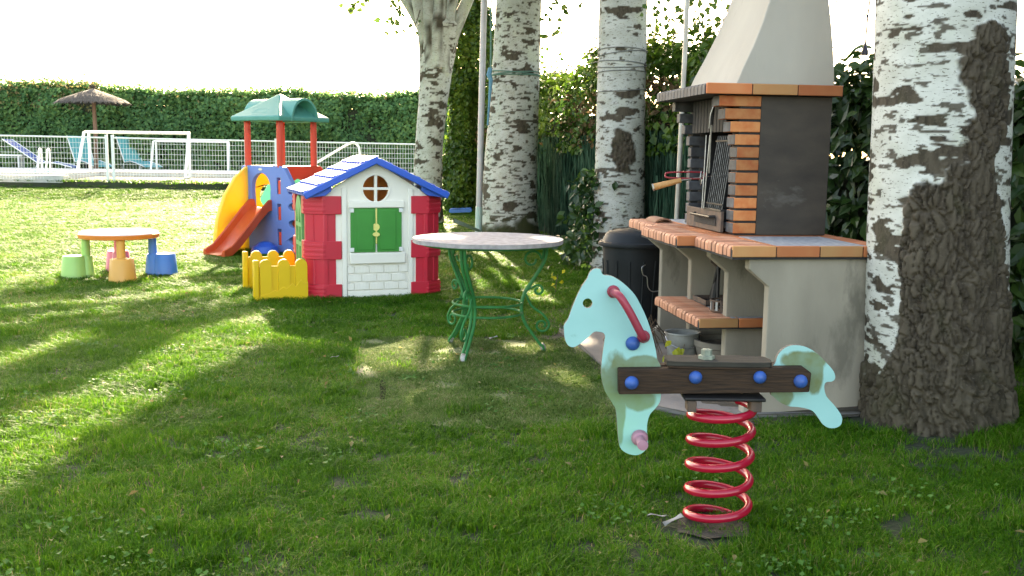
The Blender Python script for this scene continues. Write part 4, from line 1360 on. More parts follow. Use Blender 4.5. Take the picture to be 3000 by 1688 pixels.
MB().add([(-0.62, 10.3, 0.62), (-0.50, 14.55, 0.18), (-0.50, 14.55, 0.22), (-0.62, 10.3, 0.66), (-0.61, 10.3, 0.62), (-0.49, 14.55, 0.18), (-0.49, 14.55, 0.22), (-0.61, 10.3, 0.66)],
         [(0, 1, 2, 3), (7, 6, 5, 4), (0, 4, 5, 1), (2, 6, 7, 3)]).build('band', 'pole_green', t)
t = thing('swing_seat', 'blue plastic swing seat lying on bare soil under the ivy column', 'swing seat', (-1.12, 21.2, 0.10))
MB().plate([circ(-0.2, 0, 0.045, 8, PI / 2, 3 * PI / 2) + circ(0.2, 0.02, 0.045, 8, -PI / 2, PI / 2)], -0.11, 0.11).build('seat', 'swing_blue', t, 0.01)
for s in (-0.2, 0.2):
    MB().tube([(s, 0, 0), (s, 0.02, -0.06), (s * 0.8, 0.05, -0.09)], 0.008, 5).build('cord', 'rope_green', t)
t = thing('electric_cable', 'dark electric cable with two-pin plug hanging between barbecue hood and big trunk', 'cable', (-0.055, 0, -0.05))
MB().tube([(1.90, 6.0, 2.6), (1.93, 6.0, 2.33), (1.955, 6.0, 2.27), (2.0, 6.0, 2.215), (2.05, 6.0, 2.225), (2.10, 6.0, 2.27), (2.115, 6.0, 2.245), (2.13, 6.0, 2.21)], 0.0042, 6).build('loop', 'cable_dark', t)
MB().tube([(2.15, 6.0, 2.7), (2.14, 6.0, 2.4), (2.128, 6.0, 2.2), (2.125, 6.0, 2.07)], 0.005, 6).build('cord', 'cable_dark', t)
MB().lathe([(0.0, 0.075), (0.009, 0.075), (0.010, 0.05), (0.020, 0.03), (0.021, 0.005), (0.0, 0.005)], 12, (2.125, 6.0, 1.995)).build('plug', 'cable_dark', t)
for s in (-0.010, 0.010):
    MB().tube([(2.125 + s, 6.0, 2.002), (2.125 + s, 6.0, 1.965)], 0.003, 6).build('pin', 'steel', t)


# ------------------------------------------------------------------ playhouse
def shared(name, me_obj, parent, loc=(0, 0, 0), rot=(0, 0, 0), scale=(1, 1, 1)):
    """Another piece with the same mesh data."""
    o = bpy.data.objects.new(name, me_obj.data)
    link(o, parent)
    o.location, o.rotation_euler, o.scale = loc, rot, scale
    for md in me_obj.modifiers:
        q = o.modifiers.new(md.name, md.type)
        q.width, q.segments, q.limit_method, q.angle_limit = md.width, md.segments, md.limit_method, md.angle_limit
    return o


def prism(poly, z0, z1, b=None):
    b = b or MB()
    n = len(poly)
    tr = tessellate_polygon([[Vector((p[0], p[1], 0)) for p in poly]])
    fs = []
    for t in tr:
        a, c, d = (Vector(poly[i]) for i in t)
        t = t if (c - a).cross(d - a) > 0 else (t[0], t[2], t[1])
        fs.append((t[0] + n, t[1] + n, t[2] + n))
        fs.append((t[0], t[2], t[1]))
    ar = sum(poly[i][0] * poly[(i + 1) % n][1] - poly[(i + 1) % n][0] * poly[i][1] for i in range(n))
    for i in range(n):
        j = (i + 1) % n
        fs.append((i, j, j + n, i + n) if ar > 0 else (j, i, i + n, j + n))
    b.add([(p[0], p[1], z0) for p in poly] + [(p[0], p[1], z1) for p in poly], fs)
    return b


ph = thing('playhouse', 'cream plastic playhouse with blue shingled roof, red corners and green shutters', 'playhouse', (-1.84, 8.87, gz(-1.5, 9.0)), R(21))
ph.scale = (1, 0.84, 1)
WX0, WX1, APX = 0.14, 1.11, 0.625
front = [(WX0, 0.0), (WX1, 0.0), (WX1, 0.955), (APX, 1.245), (WX0, 0.955)]
MB().plate([front, circ(0.622, 1.005, 0.122, 28)], 0.0, 0.04).build('front_wall', 'wall_cream', ph, 0.004)
MB().plate([front, circ(0.42, 0.88, 0.22, 24), [(0.75, 0.3), (1.0, 0.3), (1.0, 0.75), (0.75, 0.75)]], 0.96, 1.0).build('back_wall', 'inner_brown', ph, 0.004)
arch = [(0.30, 0.10), (0.74, 0.10), (0.74, 0.72)] + circ(0.52, 0.72, 0.22, 12, 0, PI)[1:]
lw = MB().plate([[(0.13, 0.0), (0.87, 0.0), (0.87, 0.93), (0.13, 0.93)], arch], -0.04, 0.0)
lw.xf(Matrix.Translation((0.055, 0, 0)) @ Matrix.Rotation(R(90), 4, 'Z')).build('side_wall', 'inner_brown', ph)
MB().box(1.16, 1.195, 0.13, 0.87, 0.0, 0.93).build('side_wall', 'inner_brown', ph)
# white upright trims beside the pillars
for x in (0.305, 0.925):
    bx('corner_trim', 'wall_cream', ph, x, x + 0.045, -0.022, -0.001, 0.0, 0.955 + (0.06 if x < 0.5 else 0.05), 0.006)
# round window bars
bx('glazing_bar', 'wall_cream', ph, 0.609, 0.635, -0.006, 0.03, 0.884, 1.126, 0.004)
bx('glazing_bar', 'wall_cream', ph, 0.501, 0.743, -0.003, 0.027, 0.993, 1.017, 0.004)
MB().plate([circ(0.622, 1.005, 0.138, 32), circ(0.622, 1.005, 0.120, 32)], -0.008, -0.0005).build('window_ring', 'wall_cream', ph, 0.003)
bx('lintel', 'wall_cream', ph, 0.365, 0.885, -0.035, -0.001, 0.832, 0.890, 0.006)
bx('sill', 'wall_cream', ph, 0.375, 0.895, -0.040, -0.001, 0.318, 0.418, 0.008)
for (x0, x1) in ((0.385, 0.614), (0.632, 0.861)):
    sh = bx('shutter', 'green_shutter', ph, x0, x1, -0.022, -0.001, 0.424, 0.828, 0.004)
    a0, a1 = (x0 + 0.055, x1 - 0.02) if x0 < 0.5 else (x0 + 0.02, x1 - 0.055)
    bx('raised_panel', 'green_shutter', sh, a0, a1, -0.030, -0.0221, 0.445, 0.808, 0.006)
    hx = x0 - 0.012 if x0 < 0.5 else x1 - 0.028
    for hz in (0.430, 0.790):
        bx('hinge', 'hinge_white', sh, hx, hx + 0.04, -0.036, -0.0305, hz, hz + 0.038, 0.004)
bx('shutter_strip', 'knob_yellow', ph, 0.616, 0.630, -0.020, -0.001, 0.50, 0.826, 0.003)
kn = MB().lathe([(0, -0.030), (0.028, -0.030), (0.034, -0.022), (0.034, 0.0), (0, 0.0)], 20)
kn.xf(Matrix.Translation((0.618, -0.023, 0.655)) @ Matrix.Rotation(R(-90), 4, 'X') @ Matrix.Scale(-1, 4, (0, 0, 1))).build('knob', 'knob_yellow', ph)
MB().plate([circ(0.618, 0.588, 0.033, 16, rz=0.020)], -0.045, -0.023).build('knob', 'knob_yellow', ph, 0.004)
# embossed bricks under the sill
brick0 = None
BW, BH = 0.128, 0.066
for row in range(3):
    z = 0.232 - row * 0.078
    x = 0.353 - (0.07 if row % 2 == 0 else 0.0)
    while x < 0.915:
        a, e = max(x, 0.354), min(x + BW, 0.918)
        if e - a > 0.03:
            if brick0 is None:
                brick0 = MB().box(0, 1, -0.013, -0.0005, 0, BH).build('brick', 'wall_dirty', ph, 0.003)
                brick0.location, brick0.scale = (a, 0, z), (e - a, 1, 1)
            else:
                shared('brick', brick0, ph, (a, 0, z), (0, 0, 0), (e - a, 1, 1))
        x += BW + 0.010

bx('base_course', 'wall_dirty', ph, 0.354, 0.918, -0.008, -0.0005, 0.0, 0.066, 0.003)


def pillar(mirror, y_flip=False):
    full = [(0.30, -0.03), (0.30, 0.05), (0.055, 0.05), (0.055, 0.28), (-0.02, 0.28), (-0.02, 0.12), (0.13, -0.03)]
    thin = [(0.175, -0.024), (0.175, 0.05), (0.055, 0.05), (0.055, 0.19), (-0.005, 0.19), (-0.005, 0.13), (0.14, -0.024)]
    mid = [(0.250, -0.010), (0.250, 0.05), (0.15, 0.05), (0.15, -0.010)]

    def tr(p):
        x, y = p
        if mirror:
            x = 1.25 - x
        if y_flip:
            y = 1.0 - y
        return (x, y)
    b = MB()
    prism([tr(p) for p in thin], 0.0, 0.93, b)
    prism([tr(p) for p in mid], 0.02, 0.90, b)
    for (z0, z1) in ((0.0, 0.135), (0.365, 0.53), (0.775, 0.938)):
        prism([tr(p) for p in full], z0, z1, b)
        for k in range(3):
            zz = z0 + (z1 - z0) * (0.16 + 0.27 * k)
            rib = [(0.155, -0.036), (0.155, 0.0), (0.03, 0.125), (-0.026, 0.125), (-0.026, 0.118), (0.127, -0.036)]
            prism([tr(p) for p in rib], zz, zz + 0.022, b)
    return b.build('corner_pillar', 'red_plastic', ph, 0.008, 2)


for mir in (False, True):
    for yf in (False, True):
        pillar(mir, yf)

# roof: two slopes, each with its own shingles
for side in (-1, 1):
    dx = 0.675
    e0 = (APX + side * 0.004, 1.292 - (0.016 if side > 0 else 0.0))
    e1 = (APX + side * dx, 0.957)
    sl = Vector((e1[0] - e0[0], e1[1] - e0[1]))
    ln = sl.length
    sl /= ln
    nm = Vector((-sl.y, sl.x)) * (1 if side < 0 else 1)
    if nm.y < 0:
        nm = -nm
    th = 0.022
    outl = [e0, e1, (e1[0] - nm.x * th, e1[1] - nm.y * th), (e0[0] - nm.x * th, e0[1] - nm.y * th)]
    rp = MB().plate([outl], -0.10, 1.08).build('roof_slope', 'blue_roof', ph, 0.006)
    # barge board along the front and back edge
    for (y0, y1) in ((-0.125, -0.085), (1.065, 1.105)):
        o2 = [(e0[0] + nm.x * 0.012, e0[1] + nm.y * 0.012), (e1[0] + nm.x * 0.012, e1[1] + nm.y * 0.012), (e1[0] - nm.x * 0.05, e1[1] - nm.y * 0.05), (e0[0] - nm.x * 0.05, e0[1] - nm.y * 0.05)]
        MB().plate([o2], y0, y1).build('barge_board', 'blue_roof', rp, 0.010)
    # shingles: rows laid from the eave up, each a wedge with its lower edge proud
    ang = math.atan2(sl.y, sl.x)
    rows, cols = 5, 8
    rl, cw = ln / rows, 1.15 / cols
    s0 = None
    for r_ in range(rows):
        for c in range(-1 if r_ % 2 else 0, cols):
            y0 = -0.085 + c * cw + (cw / 2 if r_ % 2 else 0)
            y0c, y1c = max(y0, -0.084), min(y0 + cw, 1.064)
            if y1c - y0c < 0.03:
                continue
            if s0 is None:
                b = MB()
                w = 1.0
                k = 6
                pts = [(-0.02, 0.03), (rl * 0.86, 0.0)] + [(rl * 0.86 + rl * 0.17 * math.sin(PI * q / k), q / k) for q in range(1, k)] + [(rl * 0.86, 1.0), (-0.02, 0.97)]
                n = len(pts)
                top = [(p[0], p[1], 0.004 + 0.020 * max(0, p[0]) / rl) for p in pts]
                b.add(top + [(p[0], p[1], 0.0005) for p in pts], [tuple(range(n)), tuple(range(2 * n - 1, n - 1, -1))] + [(i, i + n, (i + 1) % n + n, (i + 1) % n) for i in range(n)])
                s0 = b.build('shingle', 'blue_roof', rp, 0)
                if side < 0:
                    s0.data.flip_normals()
                o = s0
            else:
                o = bpy.data.objects.new('shingle', s0.data)
                link(o, rp)
            X = e0[0] + sl.x * rl * r_
            Z = e0[1] + sl.y * rl * r_
            ax = Vector((sl.x, 0, sl.y))
            ay = Vector((0, 1, 0))
            az = Vector((nm.x, 0, nm.y))
            Mx = Matrix((ax, ay * (y1c - y0c - 0.006), az)).transposed().to_4x4()
            o.matrix_local = Matrix.Translation((X, y0c + 0.003, Z)) @ Mx
    # bracket under the eave
    bxs = [(APX + side * q[0], q[1]) for q in ((0.665, 0.955), (0.42, 1.05), (0.42, 0.985), (0.47, 0.945), (0.62, 0.925))]
    MB().plate([bxs], -0.075, -0.005 if side < 0 else 0.0).build('eave_bracket', 'blue_roof', ph, 0.006)
MB().lathe([(0, 0), (0.016, 0), (0.016, 0.02), (0, 0.03)], 12, (0.985, -0.045, 1.04)).build('roof_pin', 'hinge_white', ph)

# green arched door on the side
dr = MB()
outer = [(0.31, 0.10), (0.73, 0.10), (0.73, 0.72)] + circ(0.52, 0.72, 0.21, 12, 0, PI)[1:-1] + [(0.31, 0.72)]
holes = [[(0.35, 0.50), (0.50, 0.50), (0.50, 0.64), (0.35, 0.64)], [(0.54, 0.50), (0.69, 0.50), (0.69, 0.64), (0.54, 0.64)],
         [(0.35, 0.30), (0.50, 0.30), (0.50, 0.46), (0.35, 0.46)], [(0.54, 0.30), (0.69, 0.30), (0.69, 0.46), (0.54, 0.46)],
         [(0.36, 0.68), (0.49, 0.68), (0.42, 0.84)], [(0.55, 0.68), (0.68, 0.68), (0.62, 0.84)], [(0.50, 0.70), (0.54, 0.70), (0.52, 0.88)]]
dr.plate([outer] + holes, 0.005, 0.045)
dr.xf(Matrix.Translation((0.03, 0, 0)) @ Matrix.Rotation(R(90), 4, 'Z'))
dr.build('door', 'green_door', ph, 0.004)


# picket fence wings
def picket_wing(y0, xs, xl, xr, h, label=None):
    w = thing
    pn = MB().plate([[(xl, 0.0), (xr, 0.0), (xr, h * 0.84), (xl, h * 0.84)]], y0, y0 + 0.03).build('picket_panel', 'yellow_plastic', ph, 0.005)
    pk = None
    for x in xs:
        if pk is None:
            pk = MB().plate([[(-0.052, 0.0), (0.052, 0.0), (0.052, h - 0.052)] + circ(0, h - 0.052, 0.052, 10, 0, PI)[1:]], -0.016, 0.046).build('picket', 'yellow_plastic', pn, 0.008)
            pk.location = (x, y0, 0)
        else:
            shared('picket', pk, pn, (x, y0, 0))
    MB().box(xl - 0.03, xl + 0.02, y0 - 0.03, y0 + 0.055, 0.0, h * 0.985).build('end_post', 'yellow_plastic', pn, 0.010)
    zz = [(xl + 0.02, 0.0), (xr, 0.0), (xr, 0.17)]
    for k in range(5):
        xx = xr - 0.03 - k * (xr - xl - 0.05) / 5
        zz += [(xx, 0.15 - 0.02 * k), (xx - 0.03, 0.19 - 0.03 * k)]
    zz += [(xl + 0.02, 0.05)]
    MB().plate([zz], y0 - 0.024, y0 - 0.0165).build('relief', 'yellow_plastic', pn, 0.003)
    return pn


picket_wing(0.02, (-0.375, -0.215, -0.062), -0.455, -0.005, 0.375)
picket_wing(1.0, (-0.36, -0.20, -0.05), -0.46, -0.005, 0.375)

# ------------------------------------------------------------------ climber with slide
cl = thing('climber', 'colourful plastic climbing tower with green roof and orange slide behind the playhouse', 'climbing tower', (-3.045, 13.0, gz(-3, 13)), R(-33.7))
S_ = 0.61
TOPZ = 1.135


def rounded_panel(x0, x1, cut, holes, top=TOPZ):
    """Panel outline: straight near x0, with the free wing sloping down at the x1 end."""
    pts = [(x0, 0.0), (x1, 0.0), (x1 + 0.02, 0.25), (x1 - 0.05, 0.62), (x1 - cut, top - 0.02), (x1 - cut - 0.04, top), (x0 + 0.03, top), (x0, top - 0.03)]
    return [pts] + holes


archh = [(-0.50, 0.56), (-0.17, 0.56), (-0.155, 0.84)] + circ(-0.335, 0.84, 0.18, 14, 0, PI, rz=0.20)[1:-1] + [(-0.515, 0.84)]
slots = [[(-0.035, z0), (0.035, z0), (0.035, z0 + 0.215), (-0.035, z0 + 0.215)] for z0 in (0.10, 0.43, 0.77)]
footh = [circ(0.27, z, 0.10, 14, rz=0.055) for z in (0.17, 0.39, 0.61)] + [circ(0.24, 0.82, 0.07, 14, rz=0.05)]
MB().plate(rounded_panel(-0.71, 0.50, 0.40, [archh] + slots + footh), -0.035, 0.035).build('blue_panel', 'climber_blue', cl, 0.010)
for z0 in (0.10, 0.43, 0.77):
    bx('slot_tongue', 'climber_red', cl, -0.026, 0.026, -0.02, 0.03, z0 + 0.002, z0 + 0.175, 0.004)
MB().plate([circ(-0.335, 1.088, 0.035, 18, rz=0.017)], -0.041, -0.0352).build('oval_tag', 'tag_cream', cl, 0.002)
# red panel (plane x = 0), green (plane y = S), yellow (plane x = -S): the same outline turned about the tower
ctr = Matrix.Translation((-S_ / 2, S_ / 2, 0))


def turned(k):
    return ctr @ Matrix.Rotation(R(90 * k), 4, 'Z') @ ctr.inverted()


archr = [(-0.46, 0.62), (-0.15, 0.62)] + circ(-0.305, 0.80, 0.17, 14, 0, PI)[0:]
MB().plate(rounded_panel(-0.565, 0.48, 0.36, [archr] + [circ(0.24, 0.45, 0.09, 12, rz=0.06)]), -0.035, 0.035).xf(turned(1)).build('red_panel', 'climber_red', cl, 0.010)
MB().plate(rounded_panel(-0.565, 0.50, 0.42, [circ(-0.05, 0.86, 0.15, 18, rz=0.17)]), -0.035, 0.035).xf(turned(2)).build('green_panel', 'climber_green', cl, 0.010)
ypan = [(-0.565, 0.0), (0.60, 0.0), (0.61, 0.10), (0.55, 0.45), (0.42, 0.75), (0.24, 0.98), (0.05, 1.115), (0.0, TOPZ), (-0.545, TOPZ), (-0.565, 1.10)]
yp = MB().plate([ypan, circ(-0.33, 0.72, 0.16, 16)], -0.030, 0.030).xf(turned(3)).build('yellow_panel', 'climber_yellow', cl, 0.012)
MB().plate([circ(0.30, 0.30, 0.16, 20, 0, PI, rz=0.24)], -0.052, -0.0305).xf(turned(3)).build('moulded_arch', 'climber_yellow', yp, 0.012)
bx('platform', 'floor_grey', cl, -S_ + 0.04, -0.04, 0.04, S_ - 0.04, 0.50, 0.545, 0.01)
posts = [(0, 0), (-S_, 0), (0, S_), (-S_, S_)]
p0 = MB()
p0.tube([(0, 0, TOPZ - 0.02), (0, 0, 1.74)], 0.038, 14)
for k in range(14):
    a = 2 * PI * k / 14
    p0.tube([(0.037 * math.cos(a), 0.037 * math.sin(a), TOPZ), (0.037 * math.cos(a), 0.037 * math.sin(a), 1.735)], 0.0055, 5)
p0 = p0.build('roof_post', 'climber_red', cl)
for q in posts[1:]:
    shared('roof_post', p0, cl, (q[0], q[1], 0))
# roof: hipped square with a barrel vault through it
rc = Vector((-S_ / 2, S_ / 2, 0))
hs = 0.455
b = MB()
ring = lambda h, z: [(rc.x - h, rc.y - h, z), (rc.x + h, rc.y - h, z), (rc.x + h, rc.y + h, z), (rc.x - h, rc.y + h, z)]
V = ring(hs, 1.715) + ring(hs + 0.005, 1.775) + ring(hs * 0.60, 1.90) + ring(hs * 0.12, 2.055) + [(rc.x, rc.y, 2.085)] + ring(hs - 0.03, 1.715) + ring(hs * 0.58, 1.86) + [(rc.x, rc.y, 2.03)]
F = []
for k in range(3):
    for j in range(4):
        F.append((k * 4 + j, k * 4 + (j + 1) % 4, k * 4 + 4 + (j + 1) % 4, k * 4 + 4 + j))
for j in range(4):
    F.append((12 + j, 12 + (j + 1) % 4, 16))
    F.append((17 + (j + 1) % 4, 17 + j, 21 + j, 21 + (j + 1) % 4))
    F.append((21 + (j + 1) % 4, 21 + j, 25))
    F.append((j, 17 + j, 17 + (j + 1) % 4, (j + 1) % 4))
b.add(V, F)
rf = b.build('roof', 'roof_green', cl, 0.014, 3)
vt = MB()
vo, vi = circ(rc.y, 1.72, 0.245, 20, 0, PI, rz=0.300), circ(rc.y, 1.72, 0.215, 20, 0, PI, rz=0.268)
vt.plate([vo + vi[::-1]], -(rc.x + hs + 0.012), -(rc.x - hs - 0.012))
vt.xf(Matrix.Rotation(R(90), 4, 'Z') @ Matrix.Identity(4))
vt.v = [(-p[0] if False else p[0], p[1], p[2]) for p in vt.v]
# plate() laid the outline in x and the length in y; turning by 90 degrees puts the length along x
vt.v = [(p[0], p[1], p[2]) for p in vt.v]
vt.build('vault', 'roof_green', rf, 0.008)
vb = MB().plate([[(rc.x - 0.13, 0.0), (rc.x + 0.13, 0.0), (rc.x + 0.11, 0.10), (rc.x - 0.11, 0.10)], [(rc.x - 0.10, 0.02), (rc.x + 0.10, 0.02), (rc.x + 0.085, 0.08), (rc.x - 0.085, 0.08)]], -0.008, 0.008)
vb.xf(Matrix.Translation((0, rc.y - hs * 0.83, 1.822)) @ Matrix.Rotation(R(-56), 4, 'X'))
vb.build('roof_vent', 'roof_green', rf, 0.003)
# slide: curved trough with side walls
sl = MB()
prof = [(0.0, 0.585), (-0.10, 0.575), (-0.25, 0.47), (-0.45, 0.30), (-0.65, 0.14), (-0.80, 0.055), (-0.95, 0.035)]
sec = [(-0.20, 0.10), (-0.185, 0.115), (-0.165, 0.10), (-0.14, 0.015), (-0.07, 0.0), (0.07, 0.0), (0.14, 0.015), (0.165, 0.10), (0.185, 0.115), (0.20, 0.10), (0.20, -0.03), (0.10, -0.05), (-0.10, -0.05), (-0.20, -0.03)]
k = len(sec)
V, F = [], []
for i, (yy, zz) in enumerate(prof):
    sc = 0.55 if i == len(prof) - 1 else (0.8 if i == len(prof) - 2 else 1.0)
    cx = -0.335 + 0.14 * (i / (len(prof) - 1)) ** 1.2
    V += [(cx + a, yy, max(0.002, zz + (h * sc if h > 0 else h))) for (a, h) in sec]
for i in range(len(prof) - 1):
    for j in range(k):
        F.append((i * k + j, i * k + (j + 1) % k, (i + 1) * k + (j + 1) % k, (i + 1) * k + j))
F += [tuple(range(k - 1, -1, -1)), tuple((len(prof) - 1) * k + j for j in range(k))]
sl.add(V, F).build('slide', 'slide_red', cl, 0)
MB().lathe([(0.0, 0.02), (0.17, 0.0), (0.19, 0.02), (0.16, 0.10), (0.05, 0.16), (0.0, 0.165)], 18, (-0.05, -0.24, 0.0)).build('base_weight', 'blue_roof', cl)

# ------------------------------------------------------------------ toy table with joined stools
kt = thing('toy_table', 'round white-topped toy table with four coloured stools joined to its legs', 'toy table', (-4.12, 10.33, gz(-4.1, 10.3)), R(-66))
MB().lathe([(0, 0.480), (0.375, 0.480), (0.388, 0.474), (0.392, 0.462), (0.0, 0.462)], 40).build('table_top', 'kid_white', kt)
MB().lathe([(0, 0.455), (0.392, 0.461), (0.400, 0.455), (0.396, 0.418), (0.385, 0.412), (0.0, 0.412)], 40).build('table_rim', 'kid_orange', kt)
for k, m in enumerate(('kid_amber', 'kid_blue', 'kid_pink', 'kid_green')):
    a = R(90 * k)
    ca, sa = math.cos(a), math.sin(a)
    lg = MB().lathe([(0.0, 0.20), (0.045, 0.20), (0.041, 0.425), (0, 0.425)], 18, (0.325 * ca, 0.325 * sa, 0)).build('leg', m, kt)
    MB().lathe([(0, -0.02), (0.085, -0.02), (0.083, 0.0), (0.062, 0.222), (0.056, 0.232), (0.0, 0.232)], 20, (0.325 * ca, 0.325 * sa, 0)).build('leg_base', m, lg)
    MB().lathe([(0, -0.02), (0.138, -0.02), (0.136, 0.0), (0.115, 0.222), (0.106, 0.234), (0.0, 0.238)], 26, (0.440 * ca, 0.440 * sa, 0)).build('stool', m, kt)

# ------------------------------------------------------------------ green iron garden table
gt = thing('garden_table', 'round stone-topped garden table on scrolled green wrought iron legs', 'table', (-0.165, 6.62, 0.0), R(0))
pts = []
for i in range(72):
    a = 2 * PI * i / 72
    r = 0.505 + 0.006 * math.sin(9 * a) * (1 if abs(a - 4.4) < 0.9 else 0.25)
    pts.append((r * math.cos(a), r * math.sin(a)))
prism(pts, 0.752, 0.779).build('table_top', 'stone_top', gt, 0.006)
MB().tube([(0.44 * math.cos(a), 0.44 * math.sin(a), 0.742) for a in np.linspace(0, 2 * PI, 40, endpoint=False)], 0.009, 6, closed=True).build('top_ring', 'green_iron', gt)
for z in (0.345, 0.275):
    MB().tube([(0.235 * math.cos(a), 0.235 * math.sin(a), z) for a in np.linspace(0, 2 * PI, 40, endpoint=False)], 0.008, 6, closed=True).build('tie_ring', 'green_iron', gt)


def spline(P, n=6):
    P = [Vector(p) for p in P]
    Q = []
    for i in range(len(P) - 1):
        a, b_, c, d = P[max(i - 1, 0)], P[i], P[i + 1], P[min(i + 2, len(P) - 1)]
        for k in range(n):
            t = k / n
            Q.append(0.5 * ((2 * b_) + (c - a) * t + (2 * a - 5 * b_ + 4 * c - d) * t * t + (3 * b_ - a - 3 * c + d) * t ** 3))
    return Q + [P[-1]]


LEGA = (R(-112), R(7), R(133))
for a in LEGA:
    ca, sa = math.cos(a), math.sin(a)
    px = -sa
    py = ca
    f = lambda r, z, o: (r * ca + px * o, r * sa + py * o, z)
    main = [(0.40, 0.74), (0.385, 0.63), (0.31, 0.50), (0.25, 0.40), (0.232, 0.31), (0.25, 0.22), (0.30, 0.14), (0.36, 0.06), (0.385, 0.035), (0.39, -0.01)]
    lg = MB()
    for o in (-0.013, 0.013):
        lg.tube(spline([f(r, z, o) for (r, z) in main]), 0.0105, 6)
    lg = lg.build('leg', 'green_iron', gt)
    MB().tube([f(0.372, 0.052, 0), f(0.386, 0.035, 0), f(0.391, -0.005, 0)], 0.019, 6).build('foot', 'iron_bare', lg)

    def scroll(c, r0, turns, a0, sgn, tail):
        P = list(tail)
        for i in range(15):
            t = i / 14
            an = a0 + sgn * turns * 2 * PI * t
            rr = r0 * (1 - 0.62 * t)
            P.append((c[0] + rr * math.cos(an), c[1] + rr * math.sin(an)))
        return P
    for P in (scroll((0.345, 0.425), 0.038, 1.15, PI * 0.75, -1, [(0.235, 0.35), (0.262, 0.42)]),
              scroll((0.375, 0.185), 0.050, 1.2, PI * 0.15, -1, [(0.262, 0.40), (0.30, 0.32), (0.38, 0.26)]),
              scroll((0.30, 0.635), 0.065, 1.0, 0.1, 1, [(0.385, 0.73), (0.375, 0.67)])):
        MB().tube(spline([f(r, z, 0) for (r, z) in P], 3), 0.0082, 5).build('scroll', 'green_iron', lg)

# ------------------------------------------------------------------ spring horse
HEAD = [(-0.483, 0.929), (-0.466, 0.943), (-0.446, 0.941), (-0.436, 0.922), (-0.408, 0.918), (-0.379, 0.904), (-0.349, 0.881), (-0.319, 0.85), (-0.295, 0.809), (-0.273, 0.763), (-0.254, 0.71), (-0.238, 0.651), (-0.231, 0.616), (-0.217, 0.589), (-0.213, 0.543), (-0.213, 0.495), (-0.217, 0.458), (-0.234, 0.432), (-0.252, 0.409), (-0.26, 0.372), (-0.258, 0.334), (-0.254, 0.297), (-0.269, 0.27), (-0.298, 0.257), (-0.334, 0.266), (-0.357, 0.288), (-0.365, 0.333), (-0.371, 0.392), (-0.377, 0.43), (-0.391, 0.455), (-0.417, 0.496), (-0.43, 0.54), (-0.433, 0.569), (-0.431, 0.613), (-0.425, 0.672), (-0.422, 0.698), (-0.428, 0.71), (-0.441, 0.714), (-0.462, 0.714), (-0.48, 0.697), (-0.504, 0.675), (-0.533, 0.657), (-0.554, 0.663), (-0.566, 0.685), (-0.571, 0.721), (-0.57, 0.739), (-0.556, 0.761), (-0.543, 0.801), (-0.523, 0.852), (-0.506, 0.885), (-0.492, 0.906)]
REAR = [(0.184, 0.586), (0.195, 0.607), (0.205, 0.64), (0.227, 0.664), (0.255, 0.675), (0.29, 0.673), (0.32, 0.662), (0.35, 0.642), (0.381, 0.612), (0.405, 0.586), (0.415, 0.565), (0.413, 0.55), (0.402, 0.543), (0.385, 0.541), (0.378, 0.529), (0.381, 0.505), (0.391, 0.484), (0.41, 0.464), (0.431, 0.44), (0.448, 0.413), (0.448, 0.386), (0.432, 0.372), (0.406, 0.37), (0.382, 0.382), (0.366, 0.403), (0.344, 0.43), (0.32, 0.441), (0.285, 0.447), (0.255, 0.449), (0.219, 0.464), (0.195, 0.485), (0.185, 0.499)]


def smooth_loop(P, n=3):
    P = [Vector(p) for p in P]
    k = len(P)
    Q = []
    for i in range(k):
        a, b_, c, d = P[i - 1], P[i], P[(i + 1) % k], P[(i + 2) % k]
        for q in range(n):
            t = q / n
            v = 0.5 * ((2 * b_) + (c - a) * t + (2 * a - 5 * b_ + 4 * c - d) * t * t + (3 * b_ - a - 3 * c + d) * t ** 3)
            Q.append((v.x, v.y))
    return Q


